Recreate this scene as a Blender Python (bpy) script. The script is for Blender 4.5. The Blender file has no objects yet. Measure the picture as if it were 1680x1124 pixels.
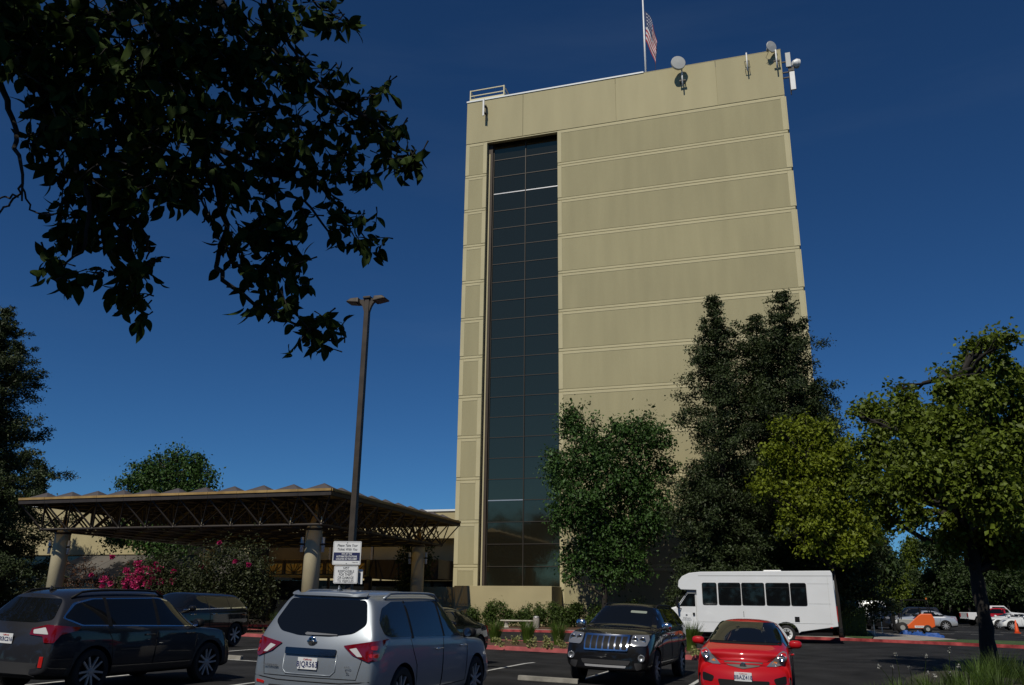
import bpy, bmesh, math, random
import numpy as np
from mathutils import Vector, Matrix
from mathutils.bvhtree import BVHTree
from mathutils.geometry import delaunay_2d_cdt
R = math.radians
sc = bpy.context.scene
col = sc.collection
random.seed(7); rng = np.random.default_rng(7)

# ------------------------------------------------------------------ camera
EYE = 1.68
RW = np.array([[.954, -.079, -.290], [.300, .285, .910], [.011, -.955, .296]])   # world axes in photo-camera axes
u_, s_, vt_ = np.linalg.svd(RW); RW = u_ @ vt_
cam_d = bpy.data.cameras.new('camera'); cam = bpy.data.objects.new('camera', cam_d); col.objects.link(cam)
cam_d.sensor_width = 36; cam_d.lens = 1380 / 1680 * 36; cam_d.clip_end = 6000; cam_d.clip_start = .1
rt, upv, bk = RW @ [1, 0, 0], RW @ [0, -1, 0], RW @ [0, 0, -1]
cam.matrix_world = Matrix(((rt[0], upv[0], bk[0], 0), (rt[1], upv[1], bk[1], 0), (rt[2], upv[2], bk[2], EYE), (0, 0, 0, 1)))
sc.camera = cam
# ------------------------------------------------------------------ light
SUN_EL, SUN_AZ = 50, 7          # azimuth measured from -Y towards -X
sd = Vector((-math.sin(R(SUN_AZ)) * math.cos(R(SUN_EL)), -math.cos(R(SUN_AZ)) * math.cos(R(SUN_EL)), math.sin(R(SUN_EL))))
w = bpy.data.worlds.new('World'); sc.world = w; w.use_nodes = True
wn, wl = w.node_tree.nodes, w.node_tree.links
bg = wn['Background']; sky = wn.new('ShaderNodeTexSky'); sky.sky_type = 'NISHITA'; sky.sun_disc = False
sky.sun_elevation = R(SUN_EL); sky.sun_rotation = math.atan2(sd.x, sd.y)
sky.air_density = .75; sky.dust_density = .05; sky.ozone_density = 3.0
gm = wn.new('ShaderNodeGamma'); gm.inputs[1].default_value = 1.1
tn_ = wn.new('ShaderNodeMix'); tn_.data_type = 'RGBA'; tn_.blend_type = 'MULTIPLY'; tn_.inputs[0].default_value = 1; tn_.inputs[7].default_value = (.335, .68, .96, 1)   # deep clean air
# faint contrails, a property of the air high above
tc = wn.new('ShaderNodeTexCoord'); mp = wn.new('ShaderNodeMapping'); mp.inputs['Scale'].default_value = (1.1, 1.4, 7.5); mp.inputs['Rotation'].default_value = (.25, .5, .3)
nz = wn.new('ShaderNodeTexNoise'); nz.inputs['Scale'].default_value = 1.6; nz.inputs['Detail'].default_value = 6; nz.inputs['Roughness'].default_value = .55
rp = wn.new('ShaderNodeValToRGB'); rp.color_ramp.elements[0].position = .53; rp.color_ramp.elements[1].position = .85
rp.color_ramp.elements[1].color = (.07, .07, .07, 1)
mx = wn.new('ShaderNodeMix'); mx.data_type = 'RGBA'; mx.inputs[7].default_value = (3.0, 4.2, 6, 1)
wl.new(tc.outputs['Generated'], mp.inputs[0]); wl.new(mp.outputs[0], nz.inputs[0]); wl.new(nz.outputs[0], rp.inputs[0])
wl.new(sky.outputs[0], gm.inputs[0]); wl.new(rp.outputs[0], mx.inputs[0]); wl.new(gm.outputs[0], tn_.inputs[6]); wl.new(tn_.outputs[2], mx.inputs[6]); wl.new(mx.outputs[2], bg.inputs[0])
bg.inputs[1].default_value = .05
sl = bpy.data.lights.new('sun', 'SUN'); sl.energy = 3.55; sl.angle = R(.5); sl.color = (1, .93, .80)
so = bpy.data.objects.new('sun', sl); col.objects.link(so); so.rotation_euler = (-sd).to_track_quat('-Z', 'Y').to_euler(); so.location = sd * 50
vs = sc.view_settings; vs.view_transform = 'Standard'; vs.look = 'None'; vs.gamma = 1; vs.use_curve_mapping = False; vs.exposure = 0
sc.render.engine = 'CYCLES'

# ------------------------------------------------------------------ helpers
def at(px, py, Y):                       # the point of the plane y=Y seen at a photo pixel
    r = RW @ [px - 840, py - 562, 1380]; t = Y / r[1]
    return Vector((r[0] * t, Y, EYE + r[2] * t))
def atX(px, py, X):
    r = RW @ [px - 840, py - 562, 1380]; t = X / r[0]
    return Vector((X, r[1] * t, EYE + r[2] * t))
def atD(px, py, D):
    r = RW @ [px - 840, py - 562, 1380]; t = D / math.hypot(r[0], r[1])
    return Vector((r[0] * t, r[1] * t, EYE + r[2] * t))

def mat(name, c, rough=.7, metal=0, var=0, scale=3, bump=0, bscale=None, spec=.5, coat=0, rnd=0, trans=0, c2=None, detail=5, isl=0, sheen=0, stretch=None):
    m = bpy.data.materials.new(name); m.use_nodes = True; n, l = m.node_tree.nodes, m.node_tree.links
    b = n['Principled BSDF']; b.inputs['Base Color'].default_value = (*c, 1); b.inputs['Roughness'].default_value = rough
    b.inputs['Metallic'].default_value = metal; b.inputs['Specular IOR Level'].default_value = spec; b.inputs['Coat Weight'].default_value = coat
    b.inputs['Coat Roughness'].default_value = .04
    if var or bump:
        tcn = n.new('ShaderNodeTexCoord'); vec = tcn.outputs['Object']
        if stretch:
            mpn = n.new('ShaderNodeMapping'); mpn.inputs['Scale'].default_value = stretch; l.new(vec, mpn.inputs[0]); vec = mpn.outputs[0]
    src = None
    if var:
        t = n.new('ShaderNodeTexNoise'); t.inputs['Scale'].default_value = scale; t.inputs['Detail'].default_value = detail; l.new(vec, t.inputs[0])
        r = n.new('ShaderNodeValToRGB'); cc = c2 or tuple(min(1, x * (1 + var)) for x in c)
        r.color_ramp.elements[0].position = .35; r.color_ramp.elements[1].position = .68
        r.color_ramp.elements[0].color = (*[x * (1 - var) for x in c], 1); r.color_ramp.elements[1].color = (*cc, 1)
        l.new(t.outputs[0], r.inputs[0]); src = r.outputs[0]
    if rnd or isl:
        h = n.new('ShaderNodeHueSaturation'); g = n.new('ShaderNodeMapRange')
        a = rnd or isl; g.inputs[3].default_value = 1 - a; g.inputs[4].default_value = 1 + a
        if isl: o = n.new('ShaderNodeNewGeometry'); l.new(o.outputs['Random Per Island'], g.inputs[0])
        else: o = n.new('ShaderNodeObjectInfo'); l.new(o.outputs['Random'], g.inputs[0])
        l.new(g.outputs[0], h.inputs['Value'])
        if src: l.new(src, h.inputs['Color'])
        else: h.inputs['Color'].default_value = (*c, 1)
        src = h.outputs[0]
    if src: l.new(src, b.inputs['Base Color'])
    if bump:
        t2 = n.new('ShaderNodeTexNoise'); t2.inputs['Scale'].default_value = bscale or scale * 8; t2.inputs['Detail'].default_value = 3; l.new(vec, t2.inputs[0])
        bp = n.new('ShaderNodeBump'); bp.inputs['Strength'].default_value = bump; bp.inputs['Distance'].default_value = .02
        l.new(t2.outputs[0], bp.inputs['Height']); l.new(bp.outputs[0], b.inputs['Normal'])
    if trans:
        tr = n.new('ShaderNodeBsdfTranslucent'); ms = n.new('ShaderNodeMixShader'); ms.inputs[0].default_value = trans
        if src: l.new(src, tr.inputs[0])
        else: tr.inputs[0].default_value = (*c, 1)
        l.new(b.outputs[0], ms.inputs[1]); l.new(tr.outputs[0], ms.inputs[2]); l.new(ms.outputs[0], n['Material Output'].inputs[0])
    return m

def tag(o, label=None, cat=None, group=None, kind=None):
    if label: o['label'] = label
    if cat: o['category'] = cat
    if group: o['group'] = group
    if kind: o['kind'] = kind
    return o
def empty(name, loc, rz=0, label=None, cat=None, group=None):
    o = bpy.data.objects.new(name, None); o.empty_display_size = .2; col.objects.link(o); o.location = loc; o.rotation_euler.z = rz
    return tag(o, label, cat, group)
class MB:
    def __init__(s): s.v, s.f, s.m, s.cur = [], [], [], 0
    def mi(s, i): s.cur = i; return s
    def add(s, vs, fs):
        o = len(s.v); s.v += [tuple(p) for p in vs]; s.f += [tuple(i + o for i in f) for f in fs]; s.m += [s.cur] * len(fs); return s
    def box(s, x0, x1, y0, y1, z0, z1):
        return s.add([(x0, y0, z0), (x1, y0, z0), (x1, y1, z0), (x0, y1, z0), (x0, y0, z1), (x1, y0, z1), (x1, y1, z1), (x0, y1, z1)],
                     [(0, 3, 2, 1), (4, 5, 6, 7), (0, 1, 5, 4), (1, 2, 6, 5), (2, 3, 7, 6), (3, 0, 4, 7)])
    def tube(s, pts, rad, n=8, cap=True):
        pts = [Vector(p) for p in pts]; rad = rad if isinstance(rad, (list, tuple)) else [rad] * len(pts)
        vs = []; ref = None
        for i, p in enumerate(pts):
            d = (pts[min(i + 1, len(pts) - 1)] - pts[max(i - 1, 0)])
            if d.length < 1e-9: d = Vector((0, 0, 1))
            d.normalize()
            if ref is None: ref = d.orthogonal().normalized()
            a = (ref - d * ref.dot(d)); a = a.normalized() if a.length > 1e-6 else d.orthogonal().normalized(); ref = a; b = d.cross(a)
            for k in range(n):
                t = 2 * math.pi * k / n; vs.append(p + (a * math.cos(t) + b * math.sin(t)) * rad[i])
        fs = [(i * n + k, i * n + (k + 1) % n, (i + 1) * n + (k + 1) % n, (i + 1) * n + k) for i in range(len(pts) - 1) for k in range(n)]
        if cap: fs += [tuple(range(n - 1, -1, -1)), tuple((len(pts) - 1) * n + k for k in range(n))]
        return s.add(vs, fs)
    def lathe(s, prof, n=24, c=(0, 0, 0), axis='z', cap=True):        # prof: (r, h) list
        vs, N = [], len(prof)
        for r, h in prof:
            for k in range(n):
                t = 2 * math.pi * k / n; a, b = r * math.cos(t), r * math.sin(t)
                p = (a, b, h) if axis == 'z' else ((h, a, b) if axis == 'x' else (b, h, a)); vs.append((p[0] + c[0], p[1] + c[1], p[2] + c[2]))
        fs = [(i * n + k, i * n + (k + 1) % n, (i + 1) * n + (k + 1) % n, (i + 1) * n + k) for i in range(N - 1) for k in range(n)]
        if cap and prof[0][0] > 1e-4: fs.append(tuple(range(n - 1, -1, -1)))
        if cap and prof[-1][0] > 1e-4: fs.append(tuple((N - 1) * n + k for k in range(n)))
        return s.add(vs, fs)
    def prism(s, poly, z0, z1):
        n = len(poly); return s.add([(x, y, z0) for x, y in poly] + [(x, y, z1) for x, y in poly],
            [tuple(range(n - 1, -1, -1)), tuple(range(n, 2 * n))] + [(i, (i + 1) % n, n + (i + 1) % n, n + i) for i in range(n)])
    def mesh(s, name, mats, smooth=False):
        me = bpy.data.meshes.new(name); me.from_pydata(s.v, [], s.f)
        for m in (mats if isinstance(mats, (list, tuple)) else [mats]): me.materials.append(m)
        me.polygons.foreach_set('material_index', s.m)
        if smooth: me.polygons.foreach_set('use_smooth', [True] * len(me.polygons))
        me.update(); return me
    def build(s, name, mats, parent=None, smooth=False, bevel=0, loc=None, seg=2):
        return link(name, s.mesh(name, mats, smooth), parent, bevel, loc, seg)
def link(name, me, parent=None, bevel=0, loc=None, seg=2):
    o = bpy.data.objects.new(name, me); col.objects.link(o)
    if parent: o.parent = parent
    if loc is not None: o.location = loc
    if bevel:
        b = o.modifiers.new('bevel', 'BEVEL'); b.width = bevel; b.segments = seg; b.limit_method = 'ANGLE'; b.harden_normals = False
    return o
def children(o): return [c for c in bpy.data.objects if c.parent == o]
def copy_tree(o, parent=None, loc=None, rz=None):
    c = o.copy(); col.objects.link(c)
    if parent: c.parent = parent
    if loc is not None: c.location = loc
    if rz is not None: c.rotation_euler.z = rz
    for ch in children(o): copy_tree(ch, c)
    return c
def text_mesh(txt, size, m, extrude=.002, align='CENTER', shear=0, spacing=1, bold=0):
    cu = bpy.data.curves.new('t', 'FONT'); cu.body = txt; cu.size = size; cu.extrude = extrude; cu.align_x = align; cu.align_y = 'CENTER'
    cu.shear = shear; cu.space_character = spacing; cu.offset = bold; cu.resolution_u = 3
    o = bpy.data.objects.new('t', cu); col.objects.link(o); dg = bpy.context.evaluated_depsgraph_get(); dg.update()
    me = bpy.data.meshes.new_from_object(o.evaluated_get(dg)); bpy.data.objects.remove(o)
    me.materials.clear(); me.materials.append(m); return me
def text(name, txt, size, m, parent, org, xax, up, sx=1, **k):
    me = text_mesh(txt, size, m, **k); x = Vector(xax).normalized(); z = Vector(up).normalized(); n = x.cross(z)
    M = Matrix.Translation(Vector(org)) @ Matrix(((x.x, z.x, n.x, 0), (x.y, z.y, n.y, 0), (x.z, z.z, n.z, 0), (0, 0, 0, 1))) @ Matrix.Diagonal((sx, 1, 1, 1))
    me.transform(M); return link(name, me, parent)
def rpoly(pts, r=.04, seg=4):
    out, n = [], len(pts)
    for i in range(n):
        p, a, b = Vector(pts[i]), Vector(pts[i - 1]), Vector(pts[(i + 1) % n])
        da, db = (a - p), (b - p); rr = min(r, da.length * .45, db.length * .45); A = p + da.normalized() * rr; B = p + db.normalized() * rr
        for k in range(seg + 1):
            t = k / seg; out.append(tuple((A * (1 - t) + p * t) * (1 - t) + (p * (1 - t) + B * t) * t))
    return out

M = {}
M['asphalt'] = mat('asphalt', (.0185, .0185, .019), .9, var=.5, spec=.2, scale=.8, bump=.5, bscale=60, detail=9)
M['concrete'] = mat('concrete', (.30, .28, .25), .85, var=.2, scale=1.4, bump=.2, bscale=40)
M['kerb_concrete'] = mat('kerb_concrete', (.20, .19, .165), .9, var=.25, scale=5, bump=.3, bscale=50)
M['kerb_red'] = mat('kerb_red', (.34, .030, .035), .7, var=.4, scale=2.2, bump=.2, bscale=30, c2=(.52, .09, .09))
M['kerb_worn'] = mat('kerb_worn', (.42, .10, .10), .7, var=.25, scale=2, bump=.2, bscale=30)
M['mulch'] = mat('mulch', (.085, .040, .022), .95, var=.5, scale=9, bump=1, bscale=30)
M['soil'] = mat('soil', (.026, .022, .013), .95, var=.4, scale=.8, bump=.8, bscale=20)
M['lawn'] = mat('lawn', (.045, .085, .018), .9, var=.35, scale=2.5, bump=1, bscale=60)
M['line'] = mat('line', (.50, .50, .48), .7, var=.35, scale=7, bump=.2, c2=(.6, .6, .58))
M['trim'] = mat('stucco_trim', (.50, .45, .275), .85, var=.05, scale=.5, bump=.15, bscale=30)
M['stucco'] = mat('stucco_panel', (.36, .325, .19), .92, var=.06, scale=.9, bump=.5, bscale=25, rnd=.045, stretch=(1, 1, .14))
M['parapet'] = mat('stucco_parapet', (.43, .385, .23), .9, var=.05, scale=.7, bump=.2, bscale=25, rnd=.045, stretch=(1, 1, .2))
M['stucco_low'] = mat('stucco_low', (.41, .355, .205), .9, var=.08, scale=.5, bump=.3, bscale=25)
M['glass'] = mat('tower_glass', (.013, .012, .008), .05, spec=1)
M['glass'].node_tree.nodes['Principled BSDF'].inputs['IOR'].default_value = 1.75
M['glass'].node_tree.nodes['Principled BSDF'].inputs['Specular Tint'].default_value = (1, .80, .46, 1)
M['mullion'] = mat('mullion', (.045, .038, .03), .45, metal=.3)
M['alum'] = mat('aluminium', (.62, .62, .60), .35, metal=.8)
M['white'] = mat('white_metal', (.75, .76, .76), .4, var=.05, scale=3)
M['whitecap'] = mat('white_cap', (.72, .76, .78), .5)
M['grey'] = mat('grey_plastic', (.45, .46, .45), .5)
M['drumshade'] = mat('drum_grey', (.30, .31, .30), .5)
M['bracket'] = mat('bracket', (.06, .055, .05), .6, metal=.4)
M['rail'] = mat('cream_rail', (.60, .55, .35), .5)
M['brown'] = mat('brown_steel', (.034, .027, .023), .55, var=.15, scale=3, metal=.1)
M['gold'] = mat('gold_fascia', (.34, .21, .065), .55, var=.25, scale=1.2, c2=(.40, .27, .10))
M['pyr'] = mat('roof_pyramid', (.085, .075, .075), .6, var=.12, scale=1)
_n = M['pyr'].node_tree; _t = _n.nodes.new('ShaderNodeBsdfTransparent'); _t.inputs[0].default_value = (.62, .42, .10, 1); _m = _n.nodes.new('ShaderNodeMixShader'); _m.inputs[0].default_value = .16
_n.links.new(_n.nodes['Principled BSDF'].outputs[0], _m.inputs[1]); _n.links.new(_t.outputs[0], _m.inputs[2]); _n.links.new(_m.outputs[0], _n.nodes['Material Output'].inputs[0])
M['column'] = mat('column_stucco', (.52, .46, .30), .9, var=.05, scale=1.5, bump=.2, bscale=40)
M['dark'] = mat('dark_interior', (.012, .011, .010), .8)
M['entryglass'] = mat('entry_glass', (.01, .011, .012), .1, spec=.6)
M['darkbrown'] = mat('dark_fascia', (.05, .036, .026), .7, var=.1, scale=2)
M['shed'] = mat('shed_roof', (.085, .078, .07), .6, var=.2, scale=.7)
M['pole'] = mat('bronze_pole', (.055, .045, .036), .5, metal=.25, var=.2, scale=5)
M['lamp_glass'] = mat('lamp_lens', (.12, .10, .12), .2)
M['sconce'] = mat('sconce_white', (.62, .66, .68), .4)
M['black'] = mat('black_plastic', (.009, .009, .010), .6, spec=.2)
M['rubber'] = mat('rubber', (.014, .014, .015), .85)
M['chrome'] = mat('chrome', (.78, .80, .83), .12, metal=1)
M['rim'] = mat('rim_silver', (.42, .42, .43), .4, metal=.45)
M['wglass'] = mat('car_glass', (.005, .006, .007), .03, spec=.5)
M['tint'] = mat('tinted_glass', (.010, .016, .026), .04, spec=.6)
M['lens'] = mat('clear_lens', (.27, .28, .30), .14, metal=.5, coat=1)
M['clear'] = mat('clear_lamp', (.5, .5, .5), .15, coat=1)
M['redlens'] = mat('red_lens', (.13, .002, .004), .08, coat=1)
M['redlens2'] = mat('red_lens_bright', (.42, .012, .010), .1, coat=1)
M['amber'] = mat('amber_lens', (.55, .16, .03), .2)
M['plate'] = mat('plate_white', (.66, .68, .70), .45)
M['ink'] = mat('ink_navy', (.02, .03, .12), .6)
M['inkred'] = mat('ink_red', (.5, .05, .05), .6)
M['inkblack'] = mat('ink_black', (.02, .02, .02), .6)
M['inkgrey'] = mat('ink_grey', (.10, .11, .13), .6)
M['signwhite'] = mat('sign_white', (.72, .74, .76), .5)
M['navy'] = mat('sign_navy', (.012, .018, .085), .5)
M['paint_silver'] = mat('paint_silver', (.215, .245, .285), .40, metal=.45, coat=.5)
M['paint_grey'] = mat('paint_dark_grey', (.018, .019, .024), .45, metal=.2, coat=.8, spec=.2)
M['paint_black'] = mat('paint_black', (.005, .005, .006), .5, coat=.8, spec=.1)
M['paint_red'] = mat('paint_red', (.42, .006, .010), .45, coat=.9, spec=.15)
M['paint_white'] = mat('paint_white', (.72, .74, .76), .35, coat=.4, var=.03, scale=1)
M['clad'] = mat('cladding', (.022, .022, .024), .6)
M['orange'] = mat('orange_paint', (.72, .12, .02), .4, coat=.3)
M['cone'] = mat('cone_orange', (.75, .09, .015), .5)
M['blue'] = mat('blue_tarp', (.015, .075, .30), .6)
M['bark'] = mat('bark', (.020, .017, .014), .95, var=.4, scale=4, bump=1, bscale=12, stretch=(1, 1, .25))
M['bark_grey'] = mat('bark_grey', (.12, .10, .08), .95, var=.4, scale=4, bump=1, bscale=12, stretch=(1, 1, .25))
def leafm(name, c, tr=.25, isl=.35, **k): return mat(name, c, .55, isl=isl, trans=tr, spec=.3, **k)
M['leaf_near'] = leafm('leaf_near', (.026, .045, .009), .12)
M['leaf_near'].node_tree.nodes['Principled BSDF'].inputs['Specular IOR Level'].default_value = .08
M['leaf_near'].node_tree.nodes['Principled BSDF'].inputs['Roughness'].default_value = .7
M['leaf_pear'] = leafm('leaf_pear', (.038, .085, .016), .2)
M['leaf_redwood'] = leafm('leaf_redwood', (.030, .046, .013), .12, .4)
M['leaf_yellow'] = leafm('leaf_yellow', (.155, .195, .013), .38)
M['leaf_mid'] = leafm('leaf_mid', (.105, .145, .014), .32)
M['leaf_dark'] = leafm('leaf_dark', (.030, .052, .013), .2)
M['leaf_shrub'] = leafm('leaf_shrub', (.05, .085, .015), .2)
M['leaf_myrtle'] = leafm('leaf_myrtle', (.032, .040, .012), .15)
M['leaf_bronze'] = leafm('leaf_bronze', (.075, .035, .018), .2)
M['flower'] = leafm('flower_pink', (.50, .03, .15), .2, .3)
M['grass'] = leafm('grass_blade', (.075, .13, .018), .3)
M['grass_dk'] = leafm('grass_blade_dark', (.055, .09, .018), .3)
M['pale_plant'] = leafm('pale_plant', (.26, .27, .10), .2)
M['flower_white'] = leafm('flower_white', (.36, .36, .33), .3)

# ------------------------------------------------------------------ ground
def slab(name, poly, z0, z1, m, kind='structure', **k):
    o = MB().prism(poly, z0, z1).build(name, m, **k); o['kind'] = kind; return o
o = MB().prism([(-1500, -1500), (1500, -1500), (1500, 3000), (-1500, 3000)], -1.5, -.5).build('ground', M['soil']); tag(o, kind='structure')
def GH(x, y):                            # the lot falls gently to the right in front of the planted strip
    t = min(1, max(0, (27.0 - y) / 3.5)); t = t * t * (3 - 2 * t); return -.025 * (min(12, max(-22, x)) + 3.7) * t
xs_g = [-120, -60] + list(range(-30, 21, 2)) + [60, 140]; ys_g = [-40, 0] + [6 + 1.5 * k for k in range(17)] + [120, 230]; mb = MB(); nx_ = len(xs_g)
mb.add([(x, y, GH(x, y)) for y in ys_g for x in xs_g], [(j * nx_ + i, j * nx_ + i + 1, (j + 1) * nx_ + i + 1, (j + 1) * nx_ + i) for j in range(len(ys_g) - 1) for i in range(nx_ - 1)])
o = mb.build('parking_lot', M['asphalt'], smooth=True); tag(o, kind='structure')

def offset_line(pts, d):                 # offset a polyline to its left by d
    out = []
    for i, p in enumerate(pts):
        a = Vector(pts[max(0, i - 1)]); b = Vector(pts[min(len(pts) - 1, i + 1)]); t = (b - a).normalized(); out.append((p[0] - t.y * d, p[1] + t.x * d))
    return out
def kerb(pts, name='kerb', m=None, wd=.16, h=.14):
    q = offset_line(pts, wd); mb = MB()
    for i in range(len(pts) - 1):
        a, b, c, d = pts[i], pts[i + 1], q[i + 1], q[i]
        mb.add([(*a, 0), (*b, 0), (*c, 0), (*d, 0), (*a, h), (*b, h), (*c, h), (*d, h)], [(4, 5, 6, 7), (0, 1, 5, 4), (2, 3, 7, 6)] + ([(3, 0, 4, 7)] if i == 0 else []) + ([(1, 2, 6, 5)] if i == len(pts) - 2 else []))
    o = mb.build(name, m or M['kerb_red']); o['kind'] = 'structure'; return o
# near island (planted strip in front of the drive)
isl = [(-75, 54.8), (-60, 49.4), (-45, 44.2), (-35, 40.6), (-24, 36.65), (-17, 34.15), (-10.7, 31.9), (-3, 29.15), (-2.0, 28.85), (-1.45, 28.95), (-1.2, 29.6), (-1.25, 30.4)]
isl2 = [(-1.8, 32.2), (-3.6, 34.0), (-10.7, 36.9), (-17, 38.6), (-24, 41.0), (-35, 45.4), (-45, 49), (-60, 54.5), (-75, 60)]
kerb(isl + isl2 + [isl[0]], m=M['kerb_worn'])
def inner(poly, d):
    return offset_line(poly, d)
slab('planting_bed', inner(isl, .17)[:-1] + [(-1.42, 30.2)] + [(x, y - .18) for x, y in isl2], .0, .125, M['mulch'])
# far kerb in front of the tower, curving to the right
fk = [(-90, 52), (-60, 51), (-40, 50.6), (-21.4, 51), (-16, 51.9), (-8, 52.0), (-2, 51.2), (3, 49.1), (6, 47.2), (9.5, 44.6), (14, 40.9), (22, 33.5), (34, 22)]
kerb(fk)
fk2 = offset_line(fk, .162); fk3 = offset_line(fk, 1.5)
slab('pavement', fk2[1:8] + fk3[7:0:-1], 0, .132, M['concrete'])
slab('planting_bed', [(fk3[i][0], fk3[i][1] + .004) for i in range(3, 8)] + [(2.9, 62.9), (-30, 62.9)], 0, .15, M['mulch'])
slab('forecourt', [(-90, 53.6), (-40, 52.2), (-27, 52.4), (-30.1, 64), (-90, 66)], 0, .126, M['concrete'])
# lawn, path and lawn strip right of the tower
slab('lawn', [(2.6, 51.2), (3.2, 49.45), (3.9, 49.0), (4.2, 52), (4.75, 60), (5.0, 80), (3.0, 80), (3.0, 52)], 0, .155, M['lawn'])
slab('path', [(3.95, 49.0), (5.9, 47.6), (8.2, 50.5), (7.2, 56), (5.3, 62), (5.25, 84), (5.02, 84), (4.8, 60), (4.25, 52)], 0, .128, M['concrete'])
slab('lawn', [(5.95, 47.5), (9.6, 44.82), (14.1, 41.1), (22.1, 33.7), (34.1, 22.2), (36, 24), (24, 37.4), (16, 45.5), (11, 49.8), (8.3, 50.4)], 0, .15, M['lawn'])
slab('verge', [(2.1, 19.5), (6, 17), (12, 20), (12, 26.5), (7, 27.6), (4.6, 27.2), (3.3, 25.5), (2.5, 23.2)], 0, .10, M['soil'])
# painted lines
def stripe(a, b, wd=.1, z=.004, name='parking_line', m=None, parent=None):
    a, b = Vector(a), Vector(b); t = (b - a).normalized(); n = Vector((-t.y, t.x)) * wd / 2
    K = 6; mb = MB(); P_ = [a.lerp(b, k / K) for k in range(K + 1)]
    mb.add([(p.x - n.x, p.y - n.y, GH(p.x - n.x, p.y - n.y) + z + .003) for p in P_] + [(p.x + n.x, p.y + n.y, GH(p.x + n.x, p.y + n.y) + z + .003) for p in P_], [(k, k + 1, K + 2 + k, K + 1 + k) for k in range(K)])
    o = mb.build(name, m or M['line'], parent); o['kind'] = 'structure'; return o
for x in (-20.6, -17.9, -15.2, -12.5, -9.8, -7.15, -4.6, -2.2):
    stripe((x - .06, 19.9), (x + .09, 24.6))
    stripe((x - .3, 10.6), (x - .15, 15.3))
stripe((-16.5, 19.3), (-9.7, 19.35), .13)
for x in np.arange(8.5, 60, 3.0):
    for yy in (72.5, 66.5, 95): stripe((float(x), yy), (float(x) + 2.0, yy + .12), .22)
# concrete wheel stops
def wheel_stop(x, y, label):
    n = 9; o = MB().add([(sx * .68, y_, z_) for sx in (-1, 1) for y_, z_ in ((-.075, 0), (.075, 0), (.06, .1), (-.05, .1))],
        [(3, 2, 1, 0), (4, 5, 6, 7), (0, 1, 5, 4), (1, 2, 6, 5), (2, 3, 7, 6), (3, 0, 4, 7)]).build('wheel_stop', M['kerb_concrete'], bevel=.012, loc=(x, y, GH(x, y))); o.rotation_euler.y = .025
    tag(o, label, 'wheel stop', 'concrete wheel stops between the two rows of cars')
wheel_stop(-5.18, 19.15, 'concrete wheel stop just left of the black SUV front wheel')
wheel_stop(-13.9, 19.45, 'concrete wheel stop to the right of the dark wagon front wheel')

# ------------------------------------------------------------------ tower
TX0, TX1, TY = -24.63, 2.90, 63.0
tower = empty('hotel_tower', (-10.9, 63, 0), 0, 'tall tan concrete tower with a single dark strip of windows', 'building')
tower_inv = Matrix.Translation((10.9, -63, 0))
def T(mb, name, m, **k):
    o = mb.build(name, m, tower, **k); o.data.transform(tower_inv); return o
TOP = 45.6; z0 = 4.23; H = 3.36
GX0, GX1 = -22.62, -16.12
T(MB().box(TX0 + .004, GX0 - .004, TY + .035, TY + 22, 0, TOP - .6).box(GX1 + .004, TX1 - .004, TY + .035, TY + 22, 0, TOP - .6).box(GX0, GX1, TY + 1.3, TY + 22, 0, TOP - .6).box(GX0, GX1, TY + .12, TY + 1.3, 41.45, TOP - .6), 'wall', M['stucco'])
T(MB().box(GX0, GX1, TY + .9, TY + 1.2, .5, 41.4), 'backing', M['dark'])
storeys = [.2] + [z0 + H * i for i in range(12)]
for (a, b) in ((TX0, GX0), (GX1, TX1)):
    for i in range(12):
        lo, hi = storeys[i] + (.28 if i else 0), storeys[i + 1] - .02
        sw = .36
        T(MB().box(a + sw, b - sw, TY + .018, TY + .12, lo - .0, hi - .19), 'panel', M['stucco'])
        T(MB().box(a, a + sw - .004, TY, TY + .12, lo, hi), 'pilaster_strip', M['trim'], bevel=.012, seg=1)
        T(MB().box(b - sw + .004, b, TY, TY + .12, lo, hi), 'pilaster_strip', M['trim'], bevel=.012, seg=1)
        T(MB().box(a + sw, b - sw, TY, TY + .12, hi - .195, hi), 'band', M['trim'], bevel=.01, seg=1)
        if i: T(MB().box(a + .03, b - .03, TY + .012, TY + .12, lo - .23, lo - .05), 'band', M['trim'], bevel=.01, seg=1)
# parapet panels with open joints
js = [TX0, -19.28, -10.89, -2.37, TX1]
for k in range(4):
    T(MB().box(js[k] + (.015 if k else 0), js[k + 1] - (.015 if k < 3 else 0), TY + .0, TY + .5, storeys[12] + .12, TOP), 'parapet_panel', M['parapet'])
T(MB().box(TX0 + .03, TX1 - .03, TY + .03, TY + .4, storeys[12] - .02, storeys[12] + .06), 'band', M['trim'])
T(MB().box(TX0 - .05, -8.4, TY - .06, TY + .56, TOP + .004, TOP + .14), 'roof_cap', M['whitecap'])
T(MB().box(-8.38, TX1 + .02, TY - .01, TY + .53, TOP + .004, TOP + .05), 'roof_cap', M['parapet'])
# parapet on the right flank, roof deck
T(MB().box(TX1 - .4, TX1 - .003, TY + .52, TY + 22, TOP - .6, TOP), 'parapet_panel', M['parapet'])
# side wall edge bands (notched at every storey)
for i in range(12):
    hi = storeys[i + 1]
    T(MB().box(TX1 + .002, TX1 + .09, TY + .01, TY + 22, storeys[i] + .28, hi - .04), 'side_panel', M['trim'])
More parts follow.
